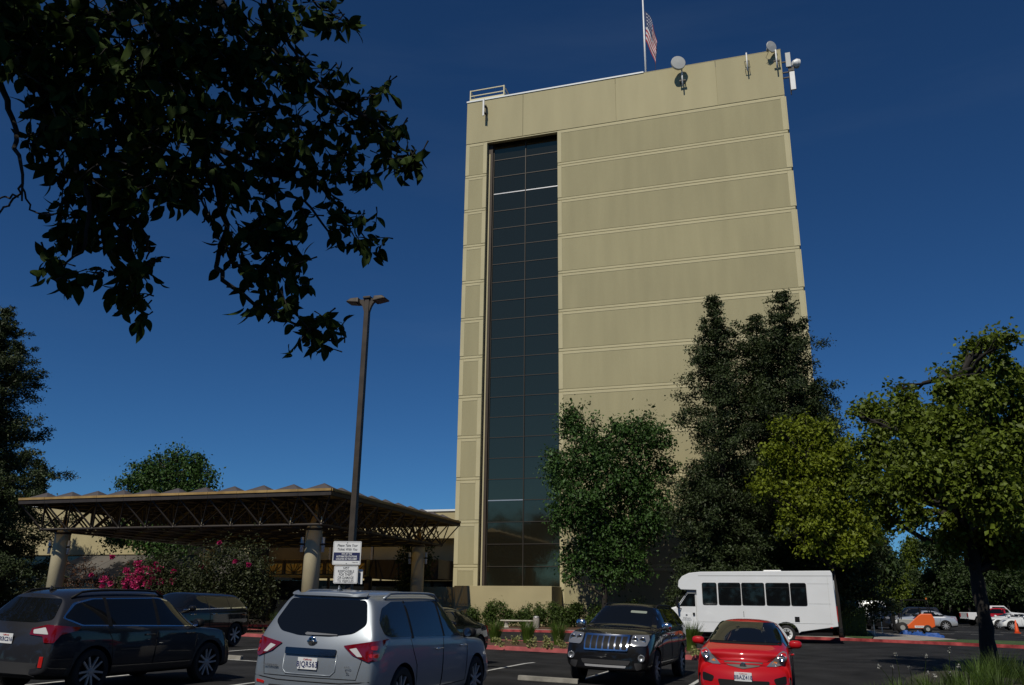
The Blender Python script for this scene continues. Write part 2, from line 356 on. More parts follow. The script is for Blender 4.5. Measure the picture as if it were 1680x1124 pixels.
# glazing: 2 x 23 panes
rows = [2.62] + [4.36 + 1.68 * k for k in range(22)] + [41.36]
xs = (GX0 + .45, -19.2, GX1 - .02)
pane_me = None
for c in range(2):
    for r in range(len(rows) - 1):
        a, b, lo, hi = xs[c] + .03, xs[c + 1] - .03, rows[r] + .03, rows[r + 1] - .03
        w2, h2 = (b - a) / 2, (hi - lo) / 2
        o = MB().box(-w2, w2, -.01, .01, -h2, h2).build('window_pane', M['glass'], tower, loc=((a + b) / 2 + 10.9, TY + .75 - 63, (lo + hi) / 2))
        o.rotation_euler = (random.gauss(0, .0035), 0, random.gauss(0, .0035))
for r, z in enumerate(rows[1:-1]):
    for c in range(2):
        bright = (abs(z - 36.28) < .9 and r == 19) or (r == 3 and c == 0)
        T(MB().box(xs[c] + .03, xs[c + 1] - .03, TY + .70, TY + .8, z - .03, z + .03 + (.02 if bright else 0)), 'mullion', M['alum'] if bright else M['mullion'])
for x in xs: T(MB().box(x - .035, x + .029, TY + .66, TY + .8, 2.6, 41.4), 'mullion', M['mullion'])
T(MB().box(GX0 + .01, GX0 + .405, TY + .45, TY + .9, .5, 41.4), 'jamb', M['darkbrown'])
T(MB().box(GX0 + .1, GX0 + .2, TY + .40, TY + .448, 2.6, 40.2), 'jamb_trim', M['trim'])
# roof railing at the left corner
mb = MB(); rx0, rx1 = -24.4, -21.15
for x in (rx0, rx1): mb.box(x - .05, x + .05, TY + .1, TY + .2, TOP + .14, TOP + 1.35)
for z in (TOP + 1.3, TOP + .75): mb.box(rx0 + .05, rx1 - .05, TY + .12, TY + .18, z - .04, z + .04)
for x in (rx0, rx1):
    for z in (TOP + 1.3, TOP + .75): mb.box(x - .03, x + .03, TY + .2, TY + 1.8, z - .03, z + .03)
    mb.box(x - .05, x + .05, TY + 1.8, TY + 1.9, TOP, TOP + 1.35)
mb.box(rx0 + .05, rx1 - .05, TY + .08, TY + .12, TOP + .14, TOP + .4)
T(mb, 'railing', M['rail'])

# flagpole and flag
fp = at(1057, 60, 64.6)
pole_x = fp.x
fpo = empty('flagpole', (pole_x, 64.6, TOP - .6), 0, 'white flagpole standing on the tower roof, rising out of the picture', 'flagpole')
MB().tube([(0, 0, 0), (0, 0, 5), (0, 0, 13)], [.09, .085, .05], 10).build('pole', M['white'], fpo, True)
MB().lathe([(.01, 12.95), (.12, 13.05), (.12, 13.15), (.01, 13.25)], 12).build('ball', M['alum'], fpo, True)
M['flag_red'] = mat('flag_red', (.30, .012, .025), .8); M['flag_white'] = mat('flag_white', (.50, .50, .52), .8); M['flag_blue'] = mat('flag_blue', (.015, .03, .10), .8)
NU, NV = 30, 26; ftop = at(1060, 18, 64.6).z
fv, ff, fm = [], [], []
for j in range(NV + 1):
    for i in range(NU + 1):
        u, v = i / NU, j / NV              # u fly, v from the top of the hoist down
        e = u ** .75
        x = .1 + .95 * math.sin(e * 1.75) * (1 - .18 * v) + .07 * math.sin(u * 9 + v * 3)
        y = .20 * math.sin(u * 11 + v * 5) * e + .14 * math.sin(v * 13 + u * 4) * e
        z = ftop - v * 3.3 - u * 4.0 + .12 * math.sin(u * 6 + 2 * v)
        fv.append((x, y, z - (TOP - .6)))
for j in range(NV):
    for i in range(NU):
        ff.append((j * (NU + 1) + i, j * (NU + 1) + i + 1, (j + 1) * (NU + 1) + i + 1, (j + 1) * (NU + 1) + i))
        canton = i < NU * .4 and j < 14
        star = canton and (i % 2 == 1) and (j % 3 == 1)
        fm.append(1 if star else (2 if canton else (0 if (j // 2) % 2 == 0 else 1)))
me = bpy.data.meshes.new('flag'); me.from_pydata(fv, [], ff)
for k in ('flag_red', 'flag_white', 'flag_blue'): me.materials.append(M[k])
me.polygons.foreach_set('material_index', fm); me.polygons.foreach_set('use_smooth', [True] * len(ff))
fl = link('flag', me, None, loc=(pole_x, 64.6, TOP - .6)); tag(fl, 'american flag hanging limp from the flagpole on the tower roof', 'flag')

# antennas on the parapet
def wall_pole(t, zt, zb, yo=-.45):
    MB().tube([(0, yo, zb), (0, yo, zt)], .055, 8).build('mast', M['white'], t, True)
    mb = MB()
    for z in (zb + .25, zt - .75 if zt - zb > 1.6 else zt - .4):
        mb.box(-.2, .2, yo + .05, yo + .09, z - .025, z + .025).box(-.19, -.15, yo + .09, 0, z - .03, z + .03).box(.15, .19, yo + .09, 0, z - .03, z + .03)
    mb.build('bracket', M['bracket'], t)
def drum(t, c, r, depth, yaw, tilt=0, m=None):
    o = MB().lathe([(.0, 0), (r * .5, .02), (r, depth * .55), (r * 1.02, depth * .6), (r * 1.02, depth), (r * .97, depth + .03), (.0, depth + .06)], 28).build('dish', [m or M['grey']], t, True, loc=c); o.data.set_sharp_from_angle(angle=R(30))
    o.rotation_euler = (R(90 + tilt), 0, yaw); return o
ZA = TOP
p = at(1110, 103, 62.0)
t = empty('drum_antenna', (p.x, TY, p.z), 0, 'large white drum antenna on the parapet beside the flag', 'antenna')
MB().tube([(.35, -.45, -2.0), (.35, -.45, -.2)], .06, 8).build('mast', M['white'], t, True)
MB().box(.1, .62, -.5, -.38, -1.5, -1.38).box(.5, .58, -.4, 0, -1.5, -1.4).box(.14, .22, -.4, 0, -1.5, -1.4).box(0, .4, -.5, -.4, -.35, -.25).build('bracket', M['bracket'], t)
drum(t, (0, -.55, .05), .60, .42, R(20), 4)
p = at(1264.5, 74, 62.1)
t = empty('dish_antenna', (p.x, TY, p.z), 0, 'thin round white dish antenna near the right corner of the tower', 'antenna')
MB().tube([(.35, -.42, -1.95), (.35, -.42, -.2)], .06, 8).build('mast', M['white'], t, True)
MB().box(.1, .6, -.47, -.35, -1.3, -1.2).box(.5, .58, -.4, 0, -1.3, -1.2).box(0, .38, -.46, -.38, -.4, -.3).tube([(-.2, -.4, -.25), (-.45, -.3, -.7), (-.2, -.25, -1.0), (.2, -.3, -.6)], .018, 5).build('bracket', M['bracket'], t)
drum(t, (0, -.55, .05), .47, .10, R(38), 8)
MB().lathe([(.1, 0), (.1, .3)], 12, axis='y').build('feed', M['drumshade'], t, True, loc=(-.28, -.75, -.22))
p = at(1224, 84, 62.5)
t = empty('antenna_mount', (p.x, TY, p.z - .1), 0, 'bare white antenna pole with two dark clamps on the parapet', 'antenna')
wall_pole(t, 0, -1.75, -.4)
p = at(794, 163, 62.5)
t = empty('panel_antenna', (p.x, TY, p.z), 0, 'slim panel antenna at the left end of the parapet under the railing', 'antenna')
MB().box(-.08, .08, -.62, -.5, -1.75, 0).build('panel', M['white'], t, bevel=.02)
MB().tube([(.14, -.32, -2.1), (.14, -.32, -.5)], .05, 8).box(0, .2, -.5, 0, -1.4, -1.3).box(0, .2, -.5, 0, -.7, -.6).build('bracket', M['bracket'], t)
p = at(1297, 110, 63.4)
t = empty('corner_antenna', (TX1, 63.4, p.z), 0, 'cluster of panel antennas and a white drum hung off the tower right edge', 'antenna')
MB().box(.35, .75, -.12, .05, .0, 1.35).build('panel', M['grey'], t, bevel=.02)
MB().box(.55, .95, -.12, .05, -2.2, -.5).build('panel', M['white'], t, bevel=.02)
MB().tube([(.55, .15, -2.5), (.55, .15, 1.2)], .05, 8).box(0, .6, .1, .2, -.4, -.3).box(0, .6, .1, .2, -.9, -.8).box(0, .6, .1, .2, .6, .7).box(.5, .95, 0, .3, -.35, .0).build('bracket', M['bracket'], t)
o = drum(t, (.85, -.05, .32), .38, .52, R(100), -8, M['white']); o.rotation_euler = (R(90), R(0), R(120))

# planter wall at the tower foot
pw = empty('plinth_wall', (-19.6, 60, 0), 0, 'low tan wall in front of the tower, behind the stone bench', 'wall')
o = MB().box(-3.75, 3.65, 0, 2.85, 0, 2.85).build('wall', M['stucco_low'], pw, bevel=.02)
MB().box(2.95, 3.35, -.04, .0, .85, 1.25).build('meter_box', M['stucco_low'], pw)
MB().box(3.0, 3.25, -.05, -.041, .95, 1.15).build('meter_face', M['dark'], pw)
tag(MB().box(-3.5, 3.4, 0, .4, 0, 2.78).build('side_wall', M['stucco_low'], None, bevel=.02, loc=(-27.0, 61.7, 0)), 'shaded tan wall under the canopy, left of the low plinth wall', 'wall')
# steel bar gate
g = empty('bar_fence', (-14.4, 61.0, .15), 0, 'dark steel bar fence behind the round shrub, right of the plinth wall', 'fence')
for i in range(14): MB().tube([(-.9 + i * .14, 0, 0), (-.9 + i * .14, 0, 1.45)], .012, 6).build('bar', M['bracket'], g)
MB().box(-.95, .98, -.02, .02, 1.45, 1.5).box(-.95, .98, -.02, .02, .1, .15).build('rail', M['bracket'], g)

# ------------------------------------------------------------------ lobby building behind the canopy
lob = empty('lobby_building', (-48, 66, 0), 0, 'low tan lobby wing with a white roof edge, behind the canopy', 'building')
def L(mb, name, m, **k):
    o = mb.build(name, m, lob, **k); o.data.transform(Matrix.Translation((48, -66, 0))); return o
L(MB().box(-95, -55.2, 66, 90, 5.6, 10.2), 'wall', M['stucco_low'])
L(MB().box(-55.2, -41, 66.4, 90, 5.6, 10.2), 'wall', M['stucco_low'])
L(MB().box(-95.1, -40.8, 65.9, 66.35, 10.203, 10.38), 'roof_edge', M['whitecap'])
L(MB().box(-40.98, -24.66, 66.4, 90, 6.75, 8.95), 'wall', M['stucco_low'])
L(MB().box(-41, -24.66, 66.3, 66.8, 8.953, 9.1), 'roof_edge', M['whitecap'])
L(MB().box(-41, -24.66, 68.2, 90, 3.4, 6.74), 'recessed_wall', M['stucco_low'])
L(MB().box(-95, -24.66, 68.6, 72, .0, 3.38), 'storefront', M['entryglass'])
L(MB().box(-95, -41.02, 67.2, 72, 3.4, 5.58), 'storefront', M['entryglass'])
for x in (-25.35, -29.5, -33.5, -37.5): L(MB().box(x - .09, x + .09, 66.6, 66.8, 0, 6.73), 'post', M['brown'])
L(MB().box(-50, -48.5, 66.2, 66.6, 0, 5.58), 'pier', M['stucco_low'])
for k in range(9):
    x0, x1 = -63.5 + k * 2.2, -63.5 + (k + 1) * 2.2 - .06
    L(MB().add([(x0 - 1.6 + 0, 62.6, 3.3), (x1 - 1.6, 62.6, 3.3), (x1, 65.95, 5.5), (x0, 65.95, 5.5), (x0 - 1.6, 62.6, 3.2), (x1 - 1.6, 62.6, 3.2), (x1, 65.95, 5.4), (x0, 65.95, 5.4)],
              [(0, 1, 2, 3), (7, 6, 5, 4), (0, 4, 5, 1), (1, 5, 6, 2), (2, 6, 7, 3), (3, 7, 4, 0)]), 'roof_panel', M['shed'])
for k in range(5):
    x = -65 + k * 2.2; L(MB().box(x, x + .25, 62.7, 62.95, .1, 3.2), 'post', M['brown'])
L(MB().box(-65, -46, 62.65, 63, 2.95, 3.19), 'beam', M['brown'])
# entry canopy with fan lattice fascia
ent = empty('entry_porch', (-35, 60, 0), 0, 'brown entry porch with gold fan lattice panels, under the canopy', 'porch')
def E(mb, name, m, **k):
    o = mb.build(name, m, ent, **k); o.data.transform(Matrix.Translation((35, -60, 0))); return o
E(MB().box(-39.6, -30.6, 60.05, 66, 3.5, 4.75), 'box', mat('gold_panel', (.62, .42, .12), .6))
for k in range(5):
    a = -39.55 + k * 1.8; b = a + 1.76
    E(MB().box(a, b, 60.0, 60.048, 3.62, 3.7).box(a, b, 60.0, 60.048, 4.5, 4.73).box(a, a + .14, 60.0, 60.048, 3.7, 4.5).box(b - .14, b, 60.0, 60.048, 3.7, 4.5), 'frame', M['darkbrown'])
    mb = MB()
    for q in range(7):
        t = R(18 + q * 24); c = ((a + b) / 2, 60.02, 3.72); rr = .86 if abs(q - 3) > 1 else .78
        mb.tube([c, (c[0] + rr * math.cos(t), 60.02, 3.72 + min(.77, rr * math.sin(t)))], .022, 4)
    E(mb, 'fan', M['darkbrown'])
E(MB().box(-30.55, -24.9, 60.6, 66, 3.35, 4.75), 'side_box', M['darkbrown'])
for x in (-39.4, -30.8): E(MB().box(x, x + .4, 60.2, 60.6, 0.13, 3.49), 'post', M['darkbrown'])
E(MB().box(-41.5, -39.62, 60.6, 66, 4.9, 7.0), 'side_box', M['darkbrown'])

# ------------------------------------------------------------------ space-frame canopy
CX0, CY0, MD, NX, NY = -43.7, 40.0, 1.905, 11, 10
ZT, ZB = 7.08, 5.62
can = empty('entrance_canopy', (CX0 + NX * MD / 2, CY0 + NY * MD / 2, 0), 0, 'brown steel space-frame canopy with gold fascia on tan round columns', 'canopy')
co = Vector((CX0 + NX * MD / 2, CY0 + NY * MD / 2, 0))
def C(mb, name, m, **k):
    o = mb.build(name, m, can, **k); o.data.transform(Matrix.Translation(-co)); return o
tn = lambda i, j: Vector((CX0 + i * MD, CY0 + j * MD, ZT))
bn = lambda i, j: Vector((CX0 + (i + .5) * MD, CY0 + (j + .5) * MD, ZB))
struts = []
for i in range(NX + 1):
    for j in range(NY + 1):
        if i < NX: struts.append((tn(i, j), tn(i + 1, j), .05))
        if j < NY: struts.append((tn(i, j), tn(i, j + 1), .05))
for i in range(NX):
    for j in range(NY):
        if i < NX - 1: struts.append((bn(i, j), bn(i + 1, j), .075))
        if j < NY - 1: struts.append((bn(i, j), bn(i, j + 1), .075))
        for a, b in ((0, 0), (1, 0), (0, 1), (1, 1)): struts.append((tn(i + a, j + b), bn(i, j), .055 if b == 0 and a == 0 else .045))
struts.sort(key=lambda s: ((s[0] + s[1]) / 2 - Vector((0, 0, EYE))).length + (4 if s[0].z > 7 and s[1].z > 7 else 0))
unit = MB().tube([(0, 0, 0), (0, 0, 1)], 1, 6).mesh('strut', M['brown'], True)
for a, b, r in struts[:290]:
    o = link('strut', unit, can); d = b - a; o.location = a - co; o.rotation_euler = d.to_track_quat('Z', 'Y').to_euler(); o.scale = (r, r, d.length)
mb = MB()
for a, b, r in struts[290:]: mb.tube([a, b], r, 5, cap=False)
C(mb, 'strut', M['brown'])['kind'] = 'stuff'
node = MB().lathe([(.01, -.1), (.1, -.07), (.13, 0), (.1, .07), (.01, .1)], 8).mesh('node', M['brown'], True)
for i in range(NX):
    link('node', node, can, loc=bn(i, 0) - co)
    # short stub brackets seen on the front row nodes
    p = bn(i, 0); C(MB().tube([p, p + Vector((.0, -.02, .42))], .035, 5), 'stub', M['column'])
for j in range(1, NY): link('node', node, can, loc=bn(NX - 1, j) - co)
# fascia and purlins
x0, x1, y0, y1 = CX0 - .08, CX0 + NX * MD + .08, CY0 - .08, CY0 + NY * MD + .08
for k in range(NX):
    a = CX0 + k * MD; a0 = x0 if k == 0 else a + .008; a1 = x1 if k == NX - 1 else a + MD - .008
    C(MB().box(a0, a1, y0 - .05, y0 + .05, 7.27, 7.40), 'fascia_board', M['gold'])
    C(MB().box(a0, a1, y0 + .0, y0 + .08, 7.04, 7.262), 'fascia_channel', M['brown'])
for k in range(NY):
    a = CY0 + k * MD; a0 = y0 + .052 if k == 0 else a + .008; a1 = y1 if k == NY - 1 else a + MD - .008
    C(MB().box(x1 - .05, x1 + .05, a0, a1, 7.27, 7.40), 'fascia_board', M['gold'])
    C(MB().box(x1 - .08, x1, max(a0, y0 + .09), a1, 7.04, 7.262), 'fascia_channel', M['brown'])
C(MB().box(x0 - .05, x0 + .05, y0 + .052, y1, 7.06, 7.40).box(x0 + .06, x1 - .06, y1 - .05, y1 + .05, 7.06, 7.40), 'fascia_back', M['brown'])
h = MD / 2 - .02
pyr = MB().add([(-h, -h, 0), (h, -h, 0), (h, h, 0), (-h, h, 0), (0, 0, .50), (-h, -h, -.06), (h, -h, -.06), (h, h, -.06), (-h, h, -.06)],
               [(0, 1, 4), (1, 2, 4), (2, 3, 4), (3, 0, 4), (0, 5, 6, 1), (1, 6, 7, 2), (2, 7, 8, 3), (3, 8, 5, 0)]).mesh('roof_pyramid', M['pyr'])
for i in range(NX):
    for j in range(NY): link('roof_pyramid', pyr, can, loc=Vector((CX0 + (i + .5) * MD, CY0 + (j + .5) * MD, 7.33)) - co)
mb = MB()
for i in range(NX + 1): mb.box(CX0 + i * MD - .05, CX0 + i * MD + .05, y0 + .1, y1 - .1, 7.14, 7.265)
C(mb, 'purlin', M['brown'])['kind'] = 'stuff'
# columns
def canopy_column(x, y):
    c = C(MB().lathe([(.46, .12), (.46, 5.35), (.455, 5.5), (.40, 5.66), (.33, 5.78)], 32, (x, y, 0)), 'column', M['column'], smooth=True)
    q = MB().lathe([(.475, 5.43), (.475, 5.56)], 32, (x, y, 0)).build('ring', M['brown'], c, True); q.data.transform(Matrix.Translation(-co))
    q = MB(); q.lathe([(.34, 5.76), (.2, 6.2), (.05, 6.9)], 4, (x, y, 0)); q = q.build('cap', M['gold'], c); q.data.transform(Matrix.Translation(-co))
    q = MB()
    for sx in (-1, 1):
        for sy in (-1, 1): q.tube([(x + sx * .28, y + sy * .28, 5.7), (x + sx * .95, y + sy * .95, ZT)], .07, 6)
    q = q.build('capital_strut', M['brown'], c); q.data.transform(Matrix.Translation(-co))
    for s in (-1, 1):
        a = R(200 if s < 0 else -20); ux, uy = math.cos(a + R(18)), math.sin(a + R(18))
        cx_, cy_ = x + ux * .62, y + uy * .62
        q = MB().lathe([(.09, 4.25), (.09, 4.55), (.11, 4.57), (.11, 4.60)], 12, (cx_, cy_, 0)).lathe([(.11, 4.72), (.11, 4.75), (.09, 4.77), (.09, 5.05)], 12, (cx_, cy_, 0)).build('sconce', M['sconce'], c, True); q.data.transform(Matrix.Translation(-co))
        q = MB().tube([(x + ux * .4, y + uy * .4, 4.66), (cx_, cy_, 4.66)], .05, 6).lathe([(.07, 4.6), (.07, 4.72)], 10, (cx_, cy_, 0)).build('sconce_arm', M['bracket'], c); q.data.transform(Matrix.Translation(-co))
for x, y in ((-42.6, 42.5), (-25.0, 42.5), (-25.0, 57.0), (-42.6, 57.0)): canopy_column(x, y)

# ------------------------------------------------------------------ vehicles
def ev(o):
    dg = bpy.context.evaluated_depsgraph_get(); dg.update(); return bpy.data.meshes.new_from_object(o.evaluated_get(dg))
def loft_body(P):
    """Half sections from rear to front, mirrored, capped, subdivided; wheel arches cut."""
    L_, W_, H_ = P['L'], P['W'], P['H']; hw = W_ / 2; zb = P.get('zb', .22); belt = P['belt']; hood = P['hood']; nose = P.get('nose', hood - .08)
    wr = P.get('wr', .60); wh = P.get('wh', .72); rr = P.get('rear_roof', H_ - .05); tail = P.get('tail', .38); rb = P.get('rb', .06); beltr = P.get('belt_r', belt + .04)
    cow, wst = P['cowl'], P['wtop']; zsill = zb + .12
    # yl, yb, yt, zb, zs, ze, zt, wmid, ws, wt
    S = []
    def st(yl, yb, yt, zs, ze, zt, wm=1, ws=.96, wt=wr, z0=zb, bow=0): S.append((yl, yb, yt, z0, zs, ze, zt, hw * wm, hw * ws, hw * wt, bow))
    re = -L_ / 2; fe = L_ / 2; br, bf = P.get('bow_r', .16), P.get('bow_f', .32)
    if 'trunk' in P:
        ty, tz, ry = P['trunk']                     # rear-window base y, deck height, roof rear y
        st(re, re + .05, re + .10, tz - .12, tz - .03, tz, .93, .90, .68, zb + .1, br)
        st(re + .1, re + .15, re + .2, tz - .1, tz - .01, tz + .01, .97, .93, .70, zb + .04, br)
        st(ty, ty, ty, belt, belt + .02, tz + .02, 1, .95, .74, zb, 0)
        st(ty + .12, ty + .14, ty + .2, belt, tz + .10, tz + .14, 1, .96, .72)
        st(ry, ry, ry, belt, H_ - .10, H_ - .03, 1, .96, wr)
    else:
        st(re, re + rb, re + tail, beltr, rr - .08, rr, .93, .90, wr * .97, zb + .12, br)
        st(re + .07, re + rb + .08, re + tail + .10, beltr, rr - .055, rr + .02, .965, .93, wr, zb + .06, br)
        st(re + .45, re + rb + .45, re + tail + .45, beltr, H_ - .10, H_ - .02, 1, .96, wr + .01, zb, br * .25)
    st(-.35, -.35, -.35, belt, H_ - .085, H_, 1, .965, wr + .02)
    st(wst - .30, wst - .30, wst - .22, belt, H_ - .09, H_ - .01, 1, .965, wr + .01)
    st(wst + .02, wst + .02, wst, belt, H_ - .12, H_ - .035, 1, .965, wr)
    st(cow - .12, cow - .10, cow - .10, belt - .01, hood + .04, hood + .08, 1, .96, wh + .0)
    st(cow + .05, cow + .05, cow + .03, belt - .02, hood - .01, hood + .03, 1, .955, wh + .02)
    st((cow + fe) / 2 + .15, (cow + fe) / 2 + .1, (cow + fe) / 2 + .05, belt - .05, (hood + nose) / 2 + .0, (hood + nose) / 2 + .045, 1, .94, wh, zb, bf * .1)
    st(fe - .18, fe - .28, fe - .40, nose - .12, nose - .03, nose, .975, .91, wh - .02, zb + .0, bf)
    st(fe, fe - .06, fe - .24, nose - .2, nose - .10, nose - .06, .93, .87, wh - .06, zb + .03, bf)
    vs, rings = [], []
    N = len(S)
    for k, (yl, yb, yt, z0_, zs, ze, zt, wm, ws, wt, bow) in enumerate(S):
        dirn = -1 if k > N / 2 else 1
        sec = [(0, z0_, yl), (wm * .86, z0_, yl), (wm * .975, z0_ + .10, yl), (wm, (z0_ + zs) / 2 + .02, yl), (ws, zs, yb), (wt, ze, yt), (wt * .62, zt - .012, yt), (0, zt, yt)]
        ring = []
        for s in (1, -1):
            for i, (x, z, y) in (list(enumerate(sec)) if s == 1 else list(enumerate(sec))[6:0:-1]):
                y2 = y + dirn * bow * (abs(x) / hw) ** 2.4; ring.append(len(vs)); vs.append((x * s, y2, z))
        rings.append(ring)
    fs = []
    for a, b in zip(rings, rings[1:]):
        for i in range(14): fs.append((a[i], b[i], b[(i + 1) % 14], a[(i + 1) % 14]))
    for ring, k, flip in ((rings[0], 0, 1), (rings[-1], N - 1, 0)):
        yl, yb, yt, z0_, zs, ze, zt = S[k][:7]
        cz = [(z0_, yl), (z0_ + .10, yl), ((z0_ + zs) / 2 + .02, yl), (zs, yb), (ze, yt), (zt - .012, yt)]
        c = [ring[0]] + [None] + [0] * 5 + [ring[7]]
        ids = {}
        for i in range(2, 6):
            ids[i] = len(vs); vs.append((0, cz[i - 1][1], cz[i - 1][0]))
        chain = [ring[0], ids[2], ids[3], ids[4], ids[5], ring[7]]
        for s in (1, -1):
            g = lambda i: ring[i] if s == 1 else ring[14 - i]
            q = [(ring[0], g(1), g(2), ids[2]), (ids[2], g(2), g(3), ids[3]), (ids[3], g(3), g(4), ids[4]), (ids[4], g(4), g(5), ids[5]), (ids[5], g(5), g(6), ring[7])]
            for f in q: fs.append(f if (s == 1) == bool(flip) else f[::-1])
    me = bpy.data.meshes.new('b'); me.from_pydata(vs, [], fs)
    bm = bmesh.new(); bm.from_mesh(me); bmesh.ops.recalc_face_normals(bm, faces=bm.faces)
    cr = bm.edges.layers.float.new('crease_edge'); bm.verts.ensure_lookup_table()
    for e in bm.edges:
        a, b = e.verts[0].index, e.verts[1].index
        if a < N * 14 and b < N * 14 and a // 14 != b // 14 and a % 14 == b % 14:
            if a % 14 in (4, 10): e[cr] = P.get('crease', .55)
            elif a % 14 in (5, 9): e[cr] = .25
        if a < N * 14 and b < N * 14 and a // 14 == b // 14 and a // 14 in ((0, N - 1)): e[cr] = .3
    bm.to_mesh(me); bm.free()
    o = bpy.data.objects.new('b', me); col.objects.link(o)
    o.modifiers.new('s', 'SUBSURF').levels = P.get('sub', 3); o.modifiers['s'].render_levels = P.get('sub', 3)
    cut = MB()
    for y in P['axles']:
        for s in (-1, 1): cut.lathe([(P['r'] + .055, s * (hw - .36)), (P['r'] + .055, s * (hw + .2))], 28, (0, y, P['r'] - .0), 'x')
    cme = cut.mesh('c', M['black']); bm = bmesh.new(); bm.from_mesh(cme); bmesh.ops.recalc_face_normals(bm, faces=bm.faces); bm.to_mesh(cme); bm.free()
    c_ = bpy.data.objects.new('c', cme); col.objects.link(c_)
    bo = o.modifiers.new('x', 'BOOLEAN'); bo.operation = 'DIFFERENCE'; bo.object = c_; bo.solver = 'EXACT'
    out = ev(o); bpy.data.objects.remove(o); bpy.data.objects.remove(c_); return out

class Car:
    def __init__(s, name, P, paint, x, y, heading, label, cat, group=None):
        s.P = P; s.root = empty(name, (x, y, GH(x, y)), -R(heading), label, cat, group)
        if y < 25: s.root.rotation_euler.y = .025 * math.cos(R(heading))
        me = loft_body(P); me.materials.clear(); me.materials.append(paint); me.materials.append(M['black']); me.materials.append(M['clad'])
        hw = P['W'] / 2; cl = P.get('clad', 0)
        for f in me.polygons:
            c = f.center; k = 0
            for a in P['axles']:
                if math.hypot(c.y - a, c.z - P['r']) < P['r'] + .057 and abs(c.x) > hw - .38 and (abs(f.normal.x) < .9 or abs(c.x) < hw - .3): k = 1
                if cl and k == 0 and abs(c.x) > hw - .16 and math.hypot(c.y - a, c.z - P['r']) < P['r'] + .055 + .06: k = 2
            if k == 0 and cl and c.z < cl: k = 2
            if f.normal.z < -.7 and c.z < .5: k = 1
            f.material_index = k; f.use_smooth = True
        s.body = link('body', me, s.root); s.bvh = BVHTree.FromPolygons([v.co[:] for v in me.vertices], [p.vertices[:] for p in me.polygons])
        me.set_sharp_from_angle(angle=R(38))
    def hit(s, view, a, b):
        o, d = {'R': ((5, a, b), (-1, 0, 0)), 'L': ((-5, a, b), (1, 0, 0)), 'B': ((a, -8, b), (0, 1, 0)), 'F': ((a, 8, b), (0, -1, 0)), 'T': ((a, b, 5), (0, 0, -1)), 'DR': ((a * .7071 + 3.5, a * .7071 - 3.5, b), (-.7071, .7071, 0)), 'DL': ((-a * .7071 - 3.5, a * .7071 - 3.5, b), (.7071, .7071, 0)),
             'ER': ((-a * .7071 + 3.5, a * .7071 + 3.5, b), (-.7071, -.7071, 0)), 'EL': ((a * .7071 - 3.5, a * .7071 + 3.5, b), (.7071, -.7071, 0))}[view]
        o, d = Vector(o), Vector(d); h = s.bvh.ray_cast(o, d)
        if h[0] is None:
            near = s.bvh.find_nearest(o + d * (4 if view in 'RL' else (5.6 if view in 'BF' else 3.6))); return near[0], -d
        n = h[1]; n = n if n.dot(d) < 0 else -n; return h[0], n
    def patch(s, name, view, poly, m, off=.004, thick=.012, res=.11, parent=None, smooth=True, radial=False, r=0):
        if r: poly = rpoly(poly, r)
        pts = []
        for i, p in enumerate(poly):
            q = poly[(i + 1) % len(poly)]; L_ = math.dist(p, q); n = max(1, int(L_ / res))
            for k in range(n): pts.append((p[0] + (q[0] - p[0]) * k / n, p[1] + (q[1] - p[1]) * k / n))
        nb = len(pts); xs_ = [p[0] for p in pts]; ys_ = [p[1] for p in pts]
        inner_ = []
        gx = min(xs_) + res / 2
        while gx < max(xs_):
            gy = min(ys_) + res / 2
            while gy < max(ys_):
                ins = False; j = nb - 1
                for i in range(nb):
                    if (pts[i][1] > gy) != (pts[j][1] > gy) and gx < (pts[j][0] - pts[i][0]) * (gy - pts[i][1]) / (pts[j][1] - pts[i][1]) + pts[i][0]: ins = not ins
                    j = i
                if ins and min(math.dist((gx, gy), p) for p in pts) > res * .35: inner_.append((gx, gy))
                gy += res
            gx += res
        v2, _, f2, *_ = delaunay_2d_cdt([Vector(p) for p in pts + inner_], [], [list(range(nb))], 1, 1e-5)
        top, bot = [], []
        for v in v2:
            p, n = s.hit(view, v[0], v[1]); top.append(p + n * off); bot.append(p - n * thick)
        ed = {}
        for f in f2:
            for i in range(len(f)):
                a, b = f[i], f[(i + 1) % len(f)]
                if (b, a) in ed: del ed[(b, a)]
                else: ed[(a, b)] = 1
        nt = len(top); fs = [tuple(f) for f in f2] + [(a, nt + a, nt + b, b) for a, b in ed]
        me = bpy.data.meshes.new(name); me.from_pydata(top + bot, [], fs); me.materials.append(m)
        bm = bmesh.new(); bm.from_mesh(me); bmesh.ops.remove_doubles(bm, verts=bm.verts, dist=1e-6)
        loose = [v for v in bm.verts if not v.link_faces]; bmesh.ops.delete(bm, geom=loose, context='VERTS')
        bmesh.ops.recalc_face_normals(bm, faces=bm.faces)
        fc = max(bm.faces, key=lambda f: f.calc_area()) if bm.faces else None
        ax = {'R': (1, 0, 0), 'L': (-1, 0, 0), 'B': (0, -1, 0), 'F': (0, 1, 0), 'T': (0, 0, 1), 'DR': (.7, -.7, 0), 'DL': (-.7, -.7, 0), 'ER': (.7, .7, 0), 'EL': (-.7, .7, 0)}[view]
        if sum(f.normal.dot(Vector(ax)) * f.calc_area() for f in bm.faces) < 0: bmesh.ops.reverse_faces(bm, faces=bm.faces)
        for f in bm.faces: f.smooth = smooth
        bm.to_mesh(me); bm.free(); me.set_sharp_from_angle(angle=R(40))
        return link(name, me, parent or s.root)
    def both(s, name, poly, m, views='RL', **k): return [s.patch(name, v, poly, m, **k) for v in views]
    def pair(s, name, view, poly, m, **k):      # front / rear pieces mirrored in x
        return [s.patch(name, view, poly, m, **k), s.patch(name, view, [(-x, z) for x, z in poly][::-1], m, **k)]
